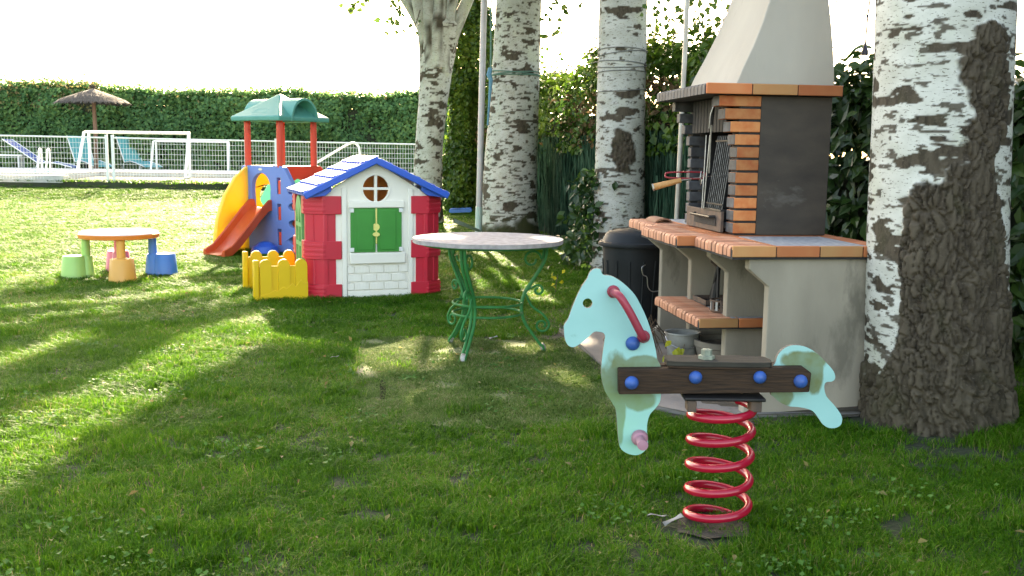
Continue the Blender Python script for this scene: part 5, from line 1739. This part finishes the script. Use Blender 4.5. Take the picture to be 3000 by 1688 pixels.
def horse_material():
    """Mint paint with olive algae growing where boards meet and along the lower edge."""
    m = MATS['horse_mint']
    nt = m.node_tree
    N, L = nt.nodes, nt.links
    b = N['Principled BSDF']
    base = b.inputs['Base Color'].links[0].from_socket
    tc = N.new('ShaderNodeTexCoord')
    sx = N.new('ShaderNodeSeparateXYZ')
    L.new(tc.outputs['Object'], sx.inputs[0])

    def M_(op, a, c, d=None):
        q = N.new('ShaderNodeMath')
        q.operation = op
        for i, v in enumerate((a, c, d)):
            if v is None:
                continue
            if isinstance(v, (int, float)):
                q.inputs[i].default_value = v
            else:
                L.new(v, q.inputs[i])
        return q.outputs[0]
    # algae spots: on the chest round the plank's end, down the leg's front edge, on the rump
    n1 = N.new('ShaderNodeTexNoise')
    n1.inputs['Scale'].default_value = 11
    n1.inputs['Detail'].default_value = 6
    mp = N.new('ShaderNodeMapping')
    mp.inputs['Scale'].default_value = (1.0, 1.0, 0.5)
    L.new(tc.outputs['Object'], mp.inputs[0])
    L.new(mp.outputs[0], n1.inputs[0])
    v = None
    for (x_, z_, rx, rz) in ((-0.385, 0.535, 0.085, 0.125), (-0.365, 0.40, 0.030, 0.17), (-0.27, 0.60, 0.10, 0.035), (-0.29, 0.47, 0.07, 0.05), (0.30, 0.615, 0.10, 0.045), (0.345, 0.575, 0.035, 0.085), (0.225, 0.485, 0.05, 0.05)):
        ex = M_('POWER', M_('ABSOLUTE', M_('MULTIPLY', M_('SUBTRACT', sx.outputs[0], x_), 1 / rx), 0.0), 2.0)
        ez = M_('POWER', M_('ABSOLUTE', M_('MULTIPLY', M_('SUBTRACT', sx.outputs[2], z_), 1 / rz), 0.0), 2.0)
        e = M_('SUBTRACT', 1.0, M_('ADD', ex, ez))
        v = e if v is None else M_('MAXIMUM', v, e)
    v = M_('ADD', v, M_('MULTIPLY_ADD', n1.outputs[0], 2.6, -1.45))
    mr = N.new('ShaderNodeMapRange')
    mr.inputs[1].default_value, mr.inputs[2].default_value = 0.0, 0.35
    mr.inputs[4].default_value = 0.9
    L.new(v, mr.inputs[0])
    n2 = N.new('ShaderNodeTexNoise')
    n2.inputs['Scale'].default_value = 16
    n2.inputs['Detail'].default_value = 6
    L.new(tc.outputs['Object'], n2.inputs[0])
    mr2 = N.new('ShaderNodeMapRange')
    mr2.inputs[1].default_value, mr2.inputs[2].default_value = 0.35, 0.65
    mr2.inputs[3].default_value = 0.78
    L.new(n2.outputs[0], mr2.inputs[0])
    fac = M_('MULTIPLY', mr.outputs[0], mr2.outputs[0])
    mx = N.new('ShaderNodeMix')
    mx.data_type = 'RGBA'
    mx.inputs[7].default_value = (0.115, 0.120, 0.014, 1)
    L.new(fac, mx.inputs[0])
    L.new(base, mx.inputs[6])
    # greener tint below the plank
    mr3 = N.new('ShaderNodeMapRange')
    mr3.inputs[1].default_value, mr3.inputs[2].default_value = 0.56, 0.36
    mr3.inputs[4].default_value = 0.5
    L.new(sx.outputs[2], mr3.inputs[0])
    n3 = M_('MULTIPLY', mr3.outputs[0], n2.outputs[0])
    lt = M_('LESS_THAN', sx.outputs[0], 0.0)
    mx2 = N.new('ShaderNodeMix')
    mx2.data_type = 'RGBA'
    mx2.inputs[7].default_value = (0.26, 0.66, 0.36, 1)
    L.new(M_('MULTIPLY', n3, lt), mx2.inputs[0])
    L.new(mx.outputs[2], mx2.inputs[6])
    L.new(mx2.outputs[2], b.inputs['Base Color'])


horse_material()
sh = thing('spring_horse', 'pale mint wooden spring rider horse on a thick red coil spring', 'spring rider', (0.76, 3.50, 0.0), 0)
for nm, lp in (('head_board', [smooth_loop(HEAD), circ(-0.488, 0.818, 0.0175, 18)]), ('tail_board', [smooth_loop(REAR)])):
    o = MB()
    o.plate(lp, 0.012, 0.032)
    o.m = [1 if i >= len(o.f) - sum(len(q) for q in lp) else 0 for i in range(len(o.f))]
    o.build(nm, ['horse_mint', 'edge_dark'], sh)
bk = MB()
for (y0, y1) in ((-0.032, 0.0115), (0.0325, 0.076)):
    k = MB().plate([[(-0.372, 0.495), (0.312, 0.513), (0.316, 0.583), (0.288, 0.603), (-0.375, 0.587)]], y0, y1)
    k.build('plank', 'plank_dark', sh, 0.005)
# seat board, clamp plate
so = [(-0.20, 0.0), (-0.17, -0.036), (0.13, -0.040), (0.175, -0.01), (0.175, 0.05), (0.13, 0.082), (-0.16, 0.082), (-0.20, 0.045)]
prism(smooth_loop(so, 3), 0.602, 0.620).build('seat', 'seat_grey', sh, 0.005)
prism(smooth_loop([(p[0] * 0.98, p[1] * 0.98) for p in so], 3), 0.594, 0.6015).build('seat_underboard', 'plank_dark', sh, 0.003)
MB().lathe([(0, 0.0), (0.030, 0.0), (0.030, 0.012), (0.020, 0.014), (0.020, 0.034), (0.0, 0.036)], 6, (-0.052, 0.02, 0.6202)).build('seat_nut', 'nut_pale', sh)
bx('clamp_plate', 'black_iron', sh, -0.14, 0.15, -0.065, 0.115, 0.482, 0.494, 0.004)
bx('clamp_bracket', 'rusty', sh, -0.128, -0.095, -0.06, 0.0, 0.440, 0.481, 0.004)
bx('clamp_bracket', 'rusty', sh, 0.10, 0.14, -0.05, 0.01, 0.440, 0.481, 0.004)
turns, n = 5.55, 200
SP = []
for i in range(n + 1):
    t = i / n
    z = -0.055 + 0.52 * (t ** 0.98)
    if t > 0.90:
        z = -0.055 + 0.52 * (0.90 ** 0.98) + (t - 0.90) * 0.32
    a = R(-150) + 2 * PI * turns * t
    SP.append((0.012 + 0.112 * math.cos(a), 0.025 + 0.112 * math.sin(a), z))
MB().tube(SP, 0.0155, 14).build('spring', 'spring_red', sh)


def dome(name, x, z, y, r, m):
    b = MB().lathe([(r, 0.0), (r * 1.02, 0.004), (r * 0.9, 0.013), (r * 0.62, 0.020), (r * 0.3, 0.024), (0.0, 0.0250)], 20)
    b.xf(Matrix.Translation((x, y, z)) @ Matrix.Rotation(R(90), 4, 'X'))
    return b.build(name, m, sh, angle=60)


for (x, z, y, r) in ((-0.322, 0.674, 0.0118, 0.0255), (-0.327, 0.539, -0.0322, 0.0245), (-0.099, 0.562, -0.0322, 0.0235), (0.131, 0.566, -0.0322, 0.0230), (0.277, 0.553, -0.0322, 0.0245)):
    dome('bolt_cap', x, z, y, r, 'bolt_blue')
MB().tube(spline([(-0.397, 0.012, 0.862), (-0.396, -0.030, 0.862), (-0.380, -0.062, 0.853), (-0.345, -0.070, 0.80), (-0.302, -0.062, 0.722), (-0.288, -0.035, 0.702), (-0.284, 0.012, 0.70)], 6), 0.0145, 12).build('hand_grip', 'handle_red', sh)
for (x, z) in ((-0.397, 0.862), (-0.284, 0.70)):
    b = MB().lathe([(0.0, 0.014), (0.018, 0.014), (0.023, 0.008), (0.023, 0.0), (0, 0)], 16)
    b.xf(Matrix.Translation((x, 0.0118, z)) @ Matrix.Rotation(R(90), 4, 'X')).build('grip_flange', 'handle_red', sh)
pg = MB().lathe([(0.0, 0.0), (0.029, 0.0), (0.031, 0.008), (0.026, 0.026), (0.018, 0.032), (0.0175, 0.088), (0.020, 0.094), (0.019, 0.102), (0.0, 0.104)], 20)
pg.xf(Matrix.Translation((-0.287, 0.0118, 0.325)) @ Matrix.Rotation(R(90), 4, 'X')).build('foot_peg', 'peg_pink', sh)

# ------------------------------------------------------------------ dustbin
bn = thing('dustbin', 'black plastic dustbin with domed lid between barbecue counter and poplar', 'dustbin', (0.91, 7.42, 0.03))
MB().lathe([(0, 0), (0.185, 0), (0.19, 0.01), (0.232, 0.62), (0.232, 0.655), (0.0, 0.655)], 40).build('body', 'bin_black', bn)
for k in range(14):
    a = 2 * PI * k / 14
    MB().tube([(0.195 * math.cos(a), 0.195 * math.sin(a), 0.04), (0.2285 * math.cos(a), 0.2285 * math.sin(a), 0.54)], 0.007, 5).build('rib', 'bin_black', bn)
MB().lathe([(0.236, 0.640), (0.262, 0.640), (0.266, 0.652), (0.262, 0.668), (0.236, 0.674), (0.222, 0.70), (0.212, 0.728), (0.19, 0.744), (0.10, 0.764), (0.0, 0.770)], 40).build('lid', 'bin_black', bn)
MB().tube(spline([(0.06, -0.236, 0.52), (0.035, -0.245, 0.50), (0.045, -0.247, 0.45), (0.075, -0.243, 0.43), (0.085, -0.24, 0.36), (0.12, -0.23, 0.325), (0.19, -0.19, 0.335), (0.205, -0.165, 0.40)], 5), 0.004, 6).build('wire_handle', 'steel', bn)

# ------------------------------------------------------------------ barbecue
BO, BR = Vector((1.100, 4.936, 0.035)), R(8)


def B(u, v, z=0.0):
    """Barbecue frame: u into the depth, v along the front away from the camera."""
    return Vector((BO.x + u * math.cos(BR) - v * math.sin(BR), BO.y + u * math.sin(BR) + v * math.cos(BR), BO.z + z))


bq = thing('barbecue', 'brick and concrete garden barbecue with tiled counter, black firebox and cement hood', 'barbecue', BO, BR)
ZC = 0.865            # counter top above the slab

# supports
prof = [(0.85, -0.05), (0.85, 0.80), (0.105, 0.80), (0.105, 0.745), (0.215, 0.655), (0.215, 0.115), (0.105, 0.03), (0.105, -0.05)]
for v0 in (0.03, 0.625, 1.285, 1.93):
    MB().plate([prof], v0, v0 + 0.065).build('support_panel', 'concrete', bq, 0.006)

SECT = ((0.0, 0.60, 0.0), (0.602, 1.355, -0.10), (1.357, 2.05, 0.0))
TP = 0.0575


def nose_tile_mesh(depth, h, w):
    """Bull-nosed tile: round front upper edge."""
    b = MB()
    sec = [(0.0, 0.0)] + [(0.0 + 0.02 - 0.02 * math.cos(a), h - 0.02 + 0.02 * math.sin(a)) for a in np.linspace(0, PI / 2, 6)] + [(depth, h), (depth, 0.0)]
    return b.plate([sec], 0.0, w)


nt = None


def nose_row(parent, v0, v1, u, z, depth, h, mats):
    global nt
    k = max(1, round((v1 - v0) / TP))
    w = (v1 - v0) / k
    first = None
    for i in range(k):
        if first is None:
            first = nose_tile_mesh(depth, h, w - 0.013).build('nose_tile', mats, parent, 0.0015)
            o = first
        else:
            o = shared('nose_tile', first, parent)
        o.location = (u + 0.0015 * math.sin(i * 2.3), v0 + i * w + 0.0065, z + 0.0012 * math.sin(i * 1.7))


H_T = 0.056
for i, (v0, v1, u0) in enumerate(SECT):
    ct = MB().plate([[(u + u0 + 0.0035, z + ZC - H_T - 0.003) for (u, z) in [(0.0, -0.008)] + [(0.02 - 0.02 * math.cos(a), H_T - 0.02 + 0.02 * math.sin(a)) for a in np.linspace(0, PI / 2, 6)]] + [(0.86, ZC - 0.004), (0.86, ZC - H_T - 0.011)]], v0 + 0.006, v1 - 0.003).build('counter_core', 'mortar_dark', bq)
    nose_row(ct, v0 + (0.024 if i != 2 else 0.0), v1, u0, ZC - H_T, 0.21, H_T, 'nose_tile')
    # edge tiles along the side that faces the viewer's lawn
    if i < 2:
        lim = 0.86 if i == 0 else 0.02
        u = u0 + 0.004
        q = 0
        while u < lim - 0.02:
            e = min(u + 0.232, lim)
            bx('edge_tile', ('tile_buff', 'tile_orange', 'tile_buff', 'tile_orange')[(q + i) % 4], ct, u, e - 0.005, v0 - 0.001, v0 + 0.021, ZC - H_T + 0.001, ZC + 0.001, 0.004)
            u = e
            q += 1
# tops: clay tiles round a mosaic field
    u = u0 + 0.215
    tiles = []
    for (a0, a1, m) in ((u, u + 0.035, 'tile_orange'), (u + 0.039, 0.74, 'mosaic'), (0.745, 0.86, 'tile_orange')):
        if i == 1 and m == 'mosaic':
            m = 'tile_orange'
        kk = max(1, int((v1 - v0) / 0.2))
        w = (v1 - v0 - 0.03) / kk
        for j in range(kk):
            bx('top_tile', m, ct, a0, a1 - 0.004, v0 + 0.025 + j * w, v0 + 0.025 + (j + 1) * w - 0.004, ZC - 0.0035, ZC - 0.0005 + 0.0008 * (j % 2), 0.001)
# lower shelf
sf = MB().plate([[(u + 0.0335, z + 0.347) for (u, z) in [(0.0, -0.004)] + [(0.02 - 0.02 * math.cos(a), 0.032 + 0.02 * math.sin(a)) for a in np.linspace(0, PI / 2, 6)]] + [(0.80, 0.398), (0.80, 0.343)]], 0.556, 1.447).build('shelf_core', 'mortar_dark', bq)
nose_row(sf, 0.575, 1.45, 0.03, 0.350, 0.20, 0.052, 'nose_tile')
u = 0.034
for q in range(4):
    e = min(u + 0.232, 0.80)
    bx('edge_tile', ('tile_buff', 'tile_orange')[q % 2], sf, u, e - 0.005, 0.549, 0.571, 0.351, 0.403, 0.004)
    u = e
for j in range(4):
    bx('top_tile', 'mosaic', sf, 0.235, 0.78, 0.58 + j * 0.2175, 0.58 + (j + 1) * 0.2175 - 0.005, 0.3985, 0.4015, 0.001)
    bx('shelf_groove', 'tile_buff', sf, 0.262, 0.270, 0.58 + j * 0.2175, 0.58 + (j + 1) * 0.2175 - 0.005, 0.4018, 0.4035, 0.0008)

# firebox
Z0, Z1 = ZC + 0.002, 1.650
UB, UE, VA, VB = 0.245, 0.80, 0.66, 1.535
fb = MB()
fb.box(UB + 0.135, UE, VA, VA + 0.06, Z0, Z1)
wl = fb.build('firebox_wall', 'dark_render', bq, 0.004)
MB().box(UB + 0.06, UE, VB - 0.06, VB, Z0, Z1).build('firebox_wall', 'dark_render', bq, 0.004)
MB().box(UE - 0.05, UE - 0.002, VA + 0.0605, VB - 0.0605, Z0, Z1).build('firebox_wall', 'soot', bq)
MB().box(UB + 0.09, UE - 0.0505, VA + 0.0605, VA + 0.075, Z0, Z1 - 0.01).build('firebox_lining', 'soot', bq)
MB().box(UB + 0.09, UE - 0.0505, VB - 0.075, VB - 0.0605, Z0, Z1 - 0.01).build('firebox_lining', 'soot', bq)
MB().box(UB + 0.03, UE - 0.051, VA + 0.08, VB - 0.08, Z0 + 0.005, Z0 + 0.02).build('hearth', 'soot', bq)
MB().box(UB + 0.12, UE - 0.0505, VA + 0.0755, VB - 0.0755, Z1 - 0.03, Z1 - 0.011).build('firebox_ceiling', 'soot', bq)
NB = 11
bp = (Z1 - Z0) / NB
for far in (0, 1):
    va, vb = (VA - 0.004, VA + 0.115) if not far else (VB - 0.062, VB + 0.004)
    MB().box(UB + 0.012, UB + 0.132, va + 0.008, vb - 0.008, Z0, Z1).build('jamb_mortar', 'mortar_dark', bq)
    for k in range(NB):
        z0 = Z0 + k * bp + 0.010
        ext = {NB - 1: 0.115, NB - 2: 0.078, NB - 3: 0.042, NB - 4: 0.012}.get(k, 0.0)
        b = MB()
        b.box(UB - ext + random.uniform(-0.003, 0.003), UB + 0.1335, va, vb, z0, z0 + bp - 0.013)
        # sooted front and inner faces
        b.m = [0, 0, 0, 0, 0, 1] if not far else [1, 1, 1, 1, 1, 1]
        if not far:
            b.m[4] = 1
        o = b.build('brick', ['fire_brick', 'soot_brick'], bq, 0.004)
# sooty upright tiles under the mantel
for k in range(11):
    v = VA + 0.125 + k * 0.0565
    bx('soffit_tile', 'soot', bq, UB - 0.02, UB + 0.03, v, v + 0.050, Z1 - 0.20, Z1 - 0.002, 0.003)
# mantel
ZM0, ZM1 = 1.652, 1.710
mt = MB().box(0.045, 0.835, 0.607, 1.570, ZM0, ZM1 - 0.003).build('mantel_core', 'soot', bq)
mk = 15
for i in range(mk):
    v = 0.626 + i * (0.95 / mk)
    if i == 0:
        m0 = nose_tile_mesh(0.16, 0.060, 0.95 / mk - 0.007).build('mantel_tile', 'soot_brick', mt, 0.0015)
        o = m0
    else:
        o = shared('mantel_tile', m0, mt)
    o.location = (0.035, v, ZM0 - 0.001)
for q, (a, e) in enumerate(((0.040, 0.300), (0.305, 0.565), (0.570, 0.830))):
    bx('mantel_edge_tile', ('tile_orange', 'tile_buff', 'tile_orange')[q], mt, a, e, 0.600, 0.622, ZM0, ZM1 + 0.001, 0.004)
# cement hood, flaring curve up to the chimney
hd_ = MB()
lev = [(1.709, 0.225, 0.645, 1.525, 0.80), (1.80, 0.262, 0.652, 1.515, 0.797), (1.92, 0.320, 0.665, 1.495, 0.79), (2.05, 0.375, 0.682, 1.465, 0.78), (2.20, 0.428, 0.705, 1.425, 0.765), (2.35, 0.462, 0.725, 1.375, 0.75), (2.55, 0.485, 0.745, 1.32, 0.74), (2.8, 0.49, 0.75, 1.28, 0.735), (3.3, 0.49, 0.75, 1.28, 0.735)]
V, F = [], []
for (z, ua, va, vb, ue) in lev:
    V += [(ua, va, z), (ue, va, z), (ue, vb, z), (ua, vb, z)]
for i in range(len(lev) - 1):
    for j in range(4):
        F.append((i * 4 + j, i * 4 + (j + 1) % 4, i * 4 + 4 + (j + 1) % 4, i * 4 + 4 + j))
F += [(3, 2, 1, 0), tuple((len(lev) - 1) * 4 + j for j in range(4))]
hd_.add(V, F).build('hood', 'hood_cement', bq, 0.006, angle=40)
# ash drawer
dw = bx('ash_drawer', 'rusty', bq, UB - 0.03, UB - 0.012, VA + 0.118, VB - 0.118, Z0 + 0.004, Z0 + 0.125, 0.003)
bx('drawer_slot', 'soot', dw, UB - 0.034, UB - 0.0305, VA + 0.2, VB - 0.28, Z0 + 0.035, Z0 + 0.085, 0.001)
MB().tube([(UB - 0.03, VA + 0.22, Z0 + 0.09), (UB - 0.06, VA + 0.22, Z0 + 0.088), (UB - 0.06, VB - 0.30, Z0 + 0.088), (UB - 0.03, VB - 0.30, Z0 + 0.09)], 0.009, 8).build('handle', 'black_iron', dw)

# things kept on and in the barbecue
t = thing('grill_grate', 'steel grill grate leaning inside the firebox against the brick jamb', 'grill grate', B(UB - 0.02, 0.80, 1.0), BR)
gv = np.linspace(0.0, 0.26, 9)
for v in gv:
    MB().tube([(0.0, v, 0.0), (0.055, v, 0.43)], 0.0034, 6).build('bar', 'dull_steel', t)
MB().tube([(0.004, -0.01, 0.03), (0.004, 0.27, 0.03)], 0.006, 6).build('cross_bar', 'black_iron', t)
MB().tube([(0.048, -0.01, 0.40), (0.048, 0.27, 0.40)], 0.006, 6).build('cross_bar', 'black_iron', t)
MB().box(-0.012, 0.03, -0.015, 0.275, -0.012, 0.002).build('foot_rail', 'black_iron', t, 0.002)
t = thing('grill_fork', 'long steel grill fork hanging from the mantel in front of the firebox', 'fork', B(UB - 0.075, 0.86, 1.63), BR)
MB().tube([(0, 0, 0.0), (0, 0.01, -0.05), (0.0, 0.02, -0.14)], [0.012, 0.013, 0.010], 8).build('grip', 'black_iron', t)
MB().tube([(0, 0.02, -0.14), (0.005, 0.04, -0.28), (0.01, 0.055, -0.42)], 0.0045, 6).build('shaft', 'steel', t)
MB().tube([(-0.001, -0.012, -0.03), (-0.014, 0.0, -0.08), (-0.014, 0.016, -0.16)], 0.004, 6).build('hook', 'steel', t)
t = thing('skewers', 'pair of thin steel skewers leaning upright in the firebox beside the grate', 'skewers', B(UB - 0.04, 1.09, 0.995), BR)
for (a, c) in ((0.0, 0.03), (-0.03, -0.035)):
    MB().tube([(0, a, 0.0), (0.02, c, 0.44)], 0.0038, 6).build('skewer', 'steel', t)
t = thing('grill_basket', 'wooden handled grill basket with red wire loop sticking out of the firebox', 'grill basket', (0.86, 6.12, 1.15))
MB().tube([(0.0, 0, 0.0), (0.01, 0, 0.003), (0.17, 0.015, 0.045)], [0.018, 0.021, 0.016], 10).build('handle', 'handle_wood', t)
MB().tube([(-0.004, 0, -0.001), (0.003, 0, 0.001)], 0.0225, 10).build('handle_cap', 'steel', t)
MB().tube([(0.17, 0.015, 0.045), (0.30, 0.03, 0.065), (0.55, 0.06, 0.09)], 0.004, 6).build('shaft', 'steel', t)
MB().tube(spline([(0.30, 0.03, 0.055), (0.10, 0.01, 0.060), (0.075, 0.01, 0.075), (0.10, 0.01, 0.092), (0.30, 0.03, 0.095), (0.32, 0.03, 0.075), (0.30, 0.03, 0.055)], 5), 0.005, 6).build('loop', 'red_wire', t)
MB().tube([(0.30 + 0.0 * math.cos(a), 0.03, 0.05 + 0.045 * math.sin(a)) if False else (0.30 + 0.008 * math.cos(a), 0.03 + 0.012 * math.cos(a), 0.058 + 0.042 * math.sin(a)) for a in np.linspace(0, 2 * PI, 16, endpoint=False)], 0.004, 6, closed=True).build('ring', 'steel', t)
t = thing('clay_tile', 'loose orange clay roof tile lying on the far end of the counter', 'tile', B(0.13, 1.75, ZC + 0.002), BR)
MB().plate([circ(0, 0, 0.06, 12, 0, PI, rz=0.03) + circ(0, 0, 0.048, 12, 0, PI, rz=0.02)[::-1]], -0.12, 0.12).build('tile_body', 'terracotta', t)

# things under the counter
t = thing('fire_shovel', 'old black fire shovel hanging under the counter against the concrete', 'shovel', B(0.30, 1.02, 0.79), BR)
MB().plate([[(-0.05, -0.12), (0.0, -0.16), (0.05, -0.12), (0.055, 0.0), (-0.055, 0.0)]], -0.006, 0.006).build('blade', 'rusty', t, 0.002)
MB().tube([(0, 0, -0.15), (-0.02, -0.01, -0.28), (-0.035, -0.02, -0.375)], [0.015, 0.022, 0.020], 8).build('handle', 'black_iron', t)
t = thing('fire_tongs', 'crossed black iron fire tongs leaning under the counter', 'tongs', B(0.26, 0.90, 0.405), BR)
MB().tube([(0, 0, 0.0), (0.02, 0.06, 0.20), (0.03, 0.10, 0.37)], 0.010, 6).build('arm', 'black_iron', t)
MB().tube([(0.0, 0.16, 0.0), (0.02, 0.09, 0.20), (0.03, 0.03, 0.37)], 0.010, 6).build('arm', 'black_iron', t)
t = thing('iron_tray', 'blackened iron tray lying at the back of the lower tiled shelf', 'tray', B(0.22, 1.12, 0.4045), BR)
MB().box(0.0, 0.20, -0.12, 0.12, 0.0, 0.008).build('base', 'black_iron', t, 0.003)
for (a, c, d, e) in ((0, 0.008, -0.12, 0.12), (0.192, 0.20, -0.12, 0.12), (0.0085, 0.1915, -0.12, -0.112), (0.0085, 0.1915, 0.112, 0.12)):
    MB().box(a, c, d, e, 0.0085, 0.035).build('rim', 'rusty', t, 0.002)
t = thing('wire_trivet', 'round rusty slatted trivet standing on the lower tiled shelf', 'trivet', B(0.26, 0.80, 0.4045), BR)
MB().tube([(0.075 * math.cos(a), 0.075 * math.sin(a), 0.008) for a in np.linspace(0, 2 * PI, 24, endpoint=False)], 0.006, 6, closed=True).build('ring', 'rusty', t)
MB().tube([(0.075 * math.cos(a), 0.075 * math.sin(a), 0.066) for a in np.linspace(0, 2 * PI, 24, endpoint=False)], 0.006, 6, closed=True).build('ring', 'rusty', t)
for k in range(18):
    a = 2 * PI * k / 18
    MB().box(0.070, 0.078, -0.007, 0.007, 0.01, 0.064).xf(Matrix.Rotation(a, 4, 'Z')).build('slat', 'galvanised' if k % 2 else 'rusty', t)
t = thing('stone_planter', 'wide round stone planter of dead soil under the lower shelf', 'planter', B(0.34, 0.98, 0.0))
MB().lathe([(0, 0), (0.13, 0), (0.175, 0.16), (0.182, 0.165), (0.182, 0.20), (0.165, 0.20), (0.16, 0.16), (0, 0.15)], 32).build('pot', 'planter_stone', t)
MB().lathe([(0.155, 0.17), (0.10, 0.185), (0.0, 0.20)], 16).build('soil', 'soil', t)
t = thing('metal_bucket', 'stained whitish metal bucket tilted beside the round planter', 'bucket', B(0.12, 1.12, 0.0))
bk_ = MB().lathe([(0, 0), (0.075, 0), (0.078, 0.004), (0.105, 0.215), (0.112, 0.218), (0.110, 0.228), (0.100, 0.224), (0.073, 0.012), (0, 0.012)], 28)
bk_.build('body', 'bucket_white', t)
MB().tube([(0.108 * math.cos(a), -0.02 - 0.1 * abs(math.sin(a)), 0.20 - 0.06 * abs(math.sin(a))) for a in np.linspace(0, PI, 13)], 0.003, 6).build('bail', 'steel', t)
t = thing('vine_weed', 'bright green vine leaves growing round the metal bucket', 'plant', B(0.08, 1.02, 0.0))
MB().tube([(-0.05, 0, -0.02), (0.0, -0.03, 0.08), (0.02, -0.02, 0.17)], 0.003, 5).build('stem', 'twig', t)
C = [(-0.04 + random.gauss(0, 0.045), -0.06 + random.gauss(0, 0.025), 0.03 + 0.15 * random.random()) for _ in range(15)]
leaves('foliage', C, RNG.normal(size=(15, 3)) * 0.3 + np.array([-0.3, -0.8, 0.4]), 0.055, 'leaf_yellow', t, 0.8, tint=np.zeros(15), rich=True)
t = thing('dead_plant_pot', 'clay pot of dry brown dead roots beside the bucket', 'pot plant', B(-0.10, 1.42, 0.0))
MB().lathe([(0, 0), (0.085, 0), (0.115, 0.15), (0.122, 0.152), (0.122, 0.18), (0.105, 0.18), (0.0, 0.165)], 24).build('pot', 'terracotta', t)
b = MB()
for k in range(90):
    a, L_ = random.random() * 2 * PI, random.uniform(0.08, 0.2)
    x, y = 0.07 * math.cos(a) * random.random(), 0.07 * math.sin(a) * random.random()
    b.tube([(x, y, 0.16), (x + L_ * 0.5 * math.cos(a), y + L_ * 0.5 * math.sin(a), 0.19 + random.uniform(0.0, 0.09)), (x + L_ * math.cos(a), y + L_ * math.sin(a), random.uniform(0.0, 0.2))], 0.0028, 4)
tag(b.build('dry_roots', 'dry_root', t), kind='stuff')


# ------------------------------------------------------------------ litter on the lawn
def scrap(label, x, y, w, l, rz, z=0.03, tilt=0.2, name='plastic_scrap', m='scrap_white', cat='litter'):
    t = thing(name, label, cat, (x, y, gz(x, y) + z), rz)
    V, F = [], []
    for i in range(4):
        for j in range(3):
            V.append((w * (i / 3 - 0.5), l * (j / 2 - 0.5), 0.004 * math.sin(i * 1.4 + j) + tilt * w * (i / 3 - 0.5)))
    n = len(V)
    V += [(p[0], p[1], p[2] - 0.0015) for p in V]
    for i in range(3):
        for j in range(2):
            q = i * 3 + j
            F += [(q, q + 3, q + 4, q + 1), (q + n, q + 1 + n, q + 4 + n, q + 3 + n)]
    MB().add(V, F).build('sheet', m, t)
    return t


scrap('narrow grey plastic strip lying in the grass by the spring foot', 0.545, 3.50, 0.085, 0.022, R(-55), 0.035, 0.3)
scrap('curled pale plastic scrap in the grass touching the spring foot', 0.600, 3.47, 0.07, 0.03, R(10), 0.03, 0.5)
scrap('white paper scrap in the grass below the barbecue side panel', 0.965, 4.86, 0.03, 0.05, R(40), 0.035, 0.8, 'paper_scrap')
scrap('single pale fallen leaf on the worn turf under the table', -0.13, 7.02, 0.06, 0.035, R(15), 0.03, 0.3, 'fallen_leaf', cat='leaf')
scrap('small white fallen leaf on the shaded lawn before the playhouse', -1.13, 6.22, 0.05, 0.03, R(-20), 0.04, 0.3, 'fallen_leaf', cat='leaf')
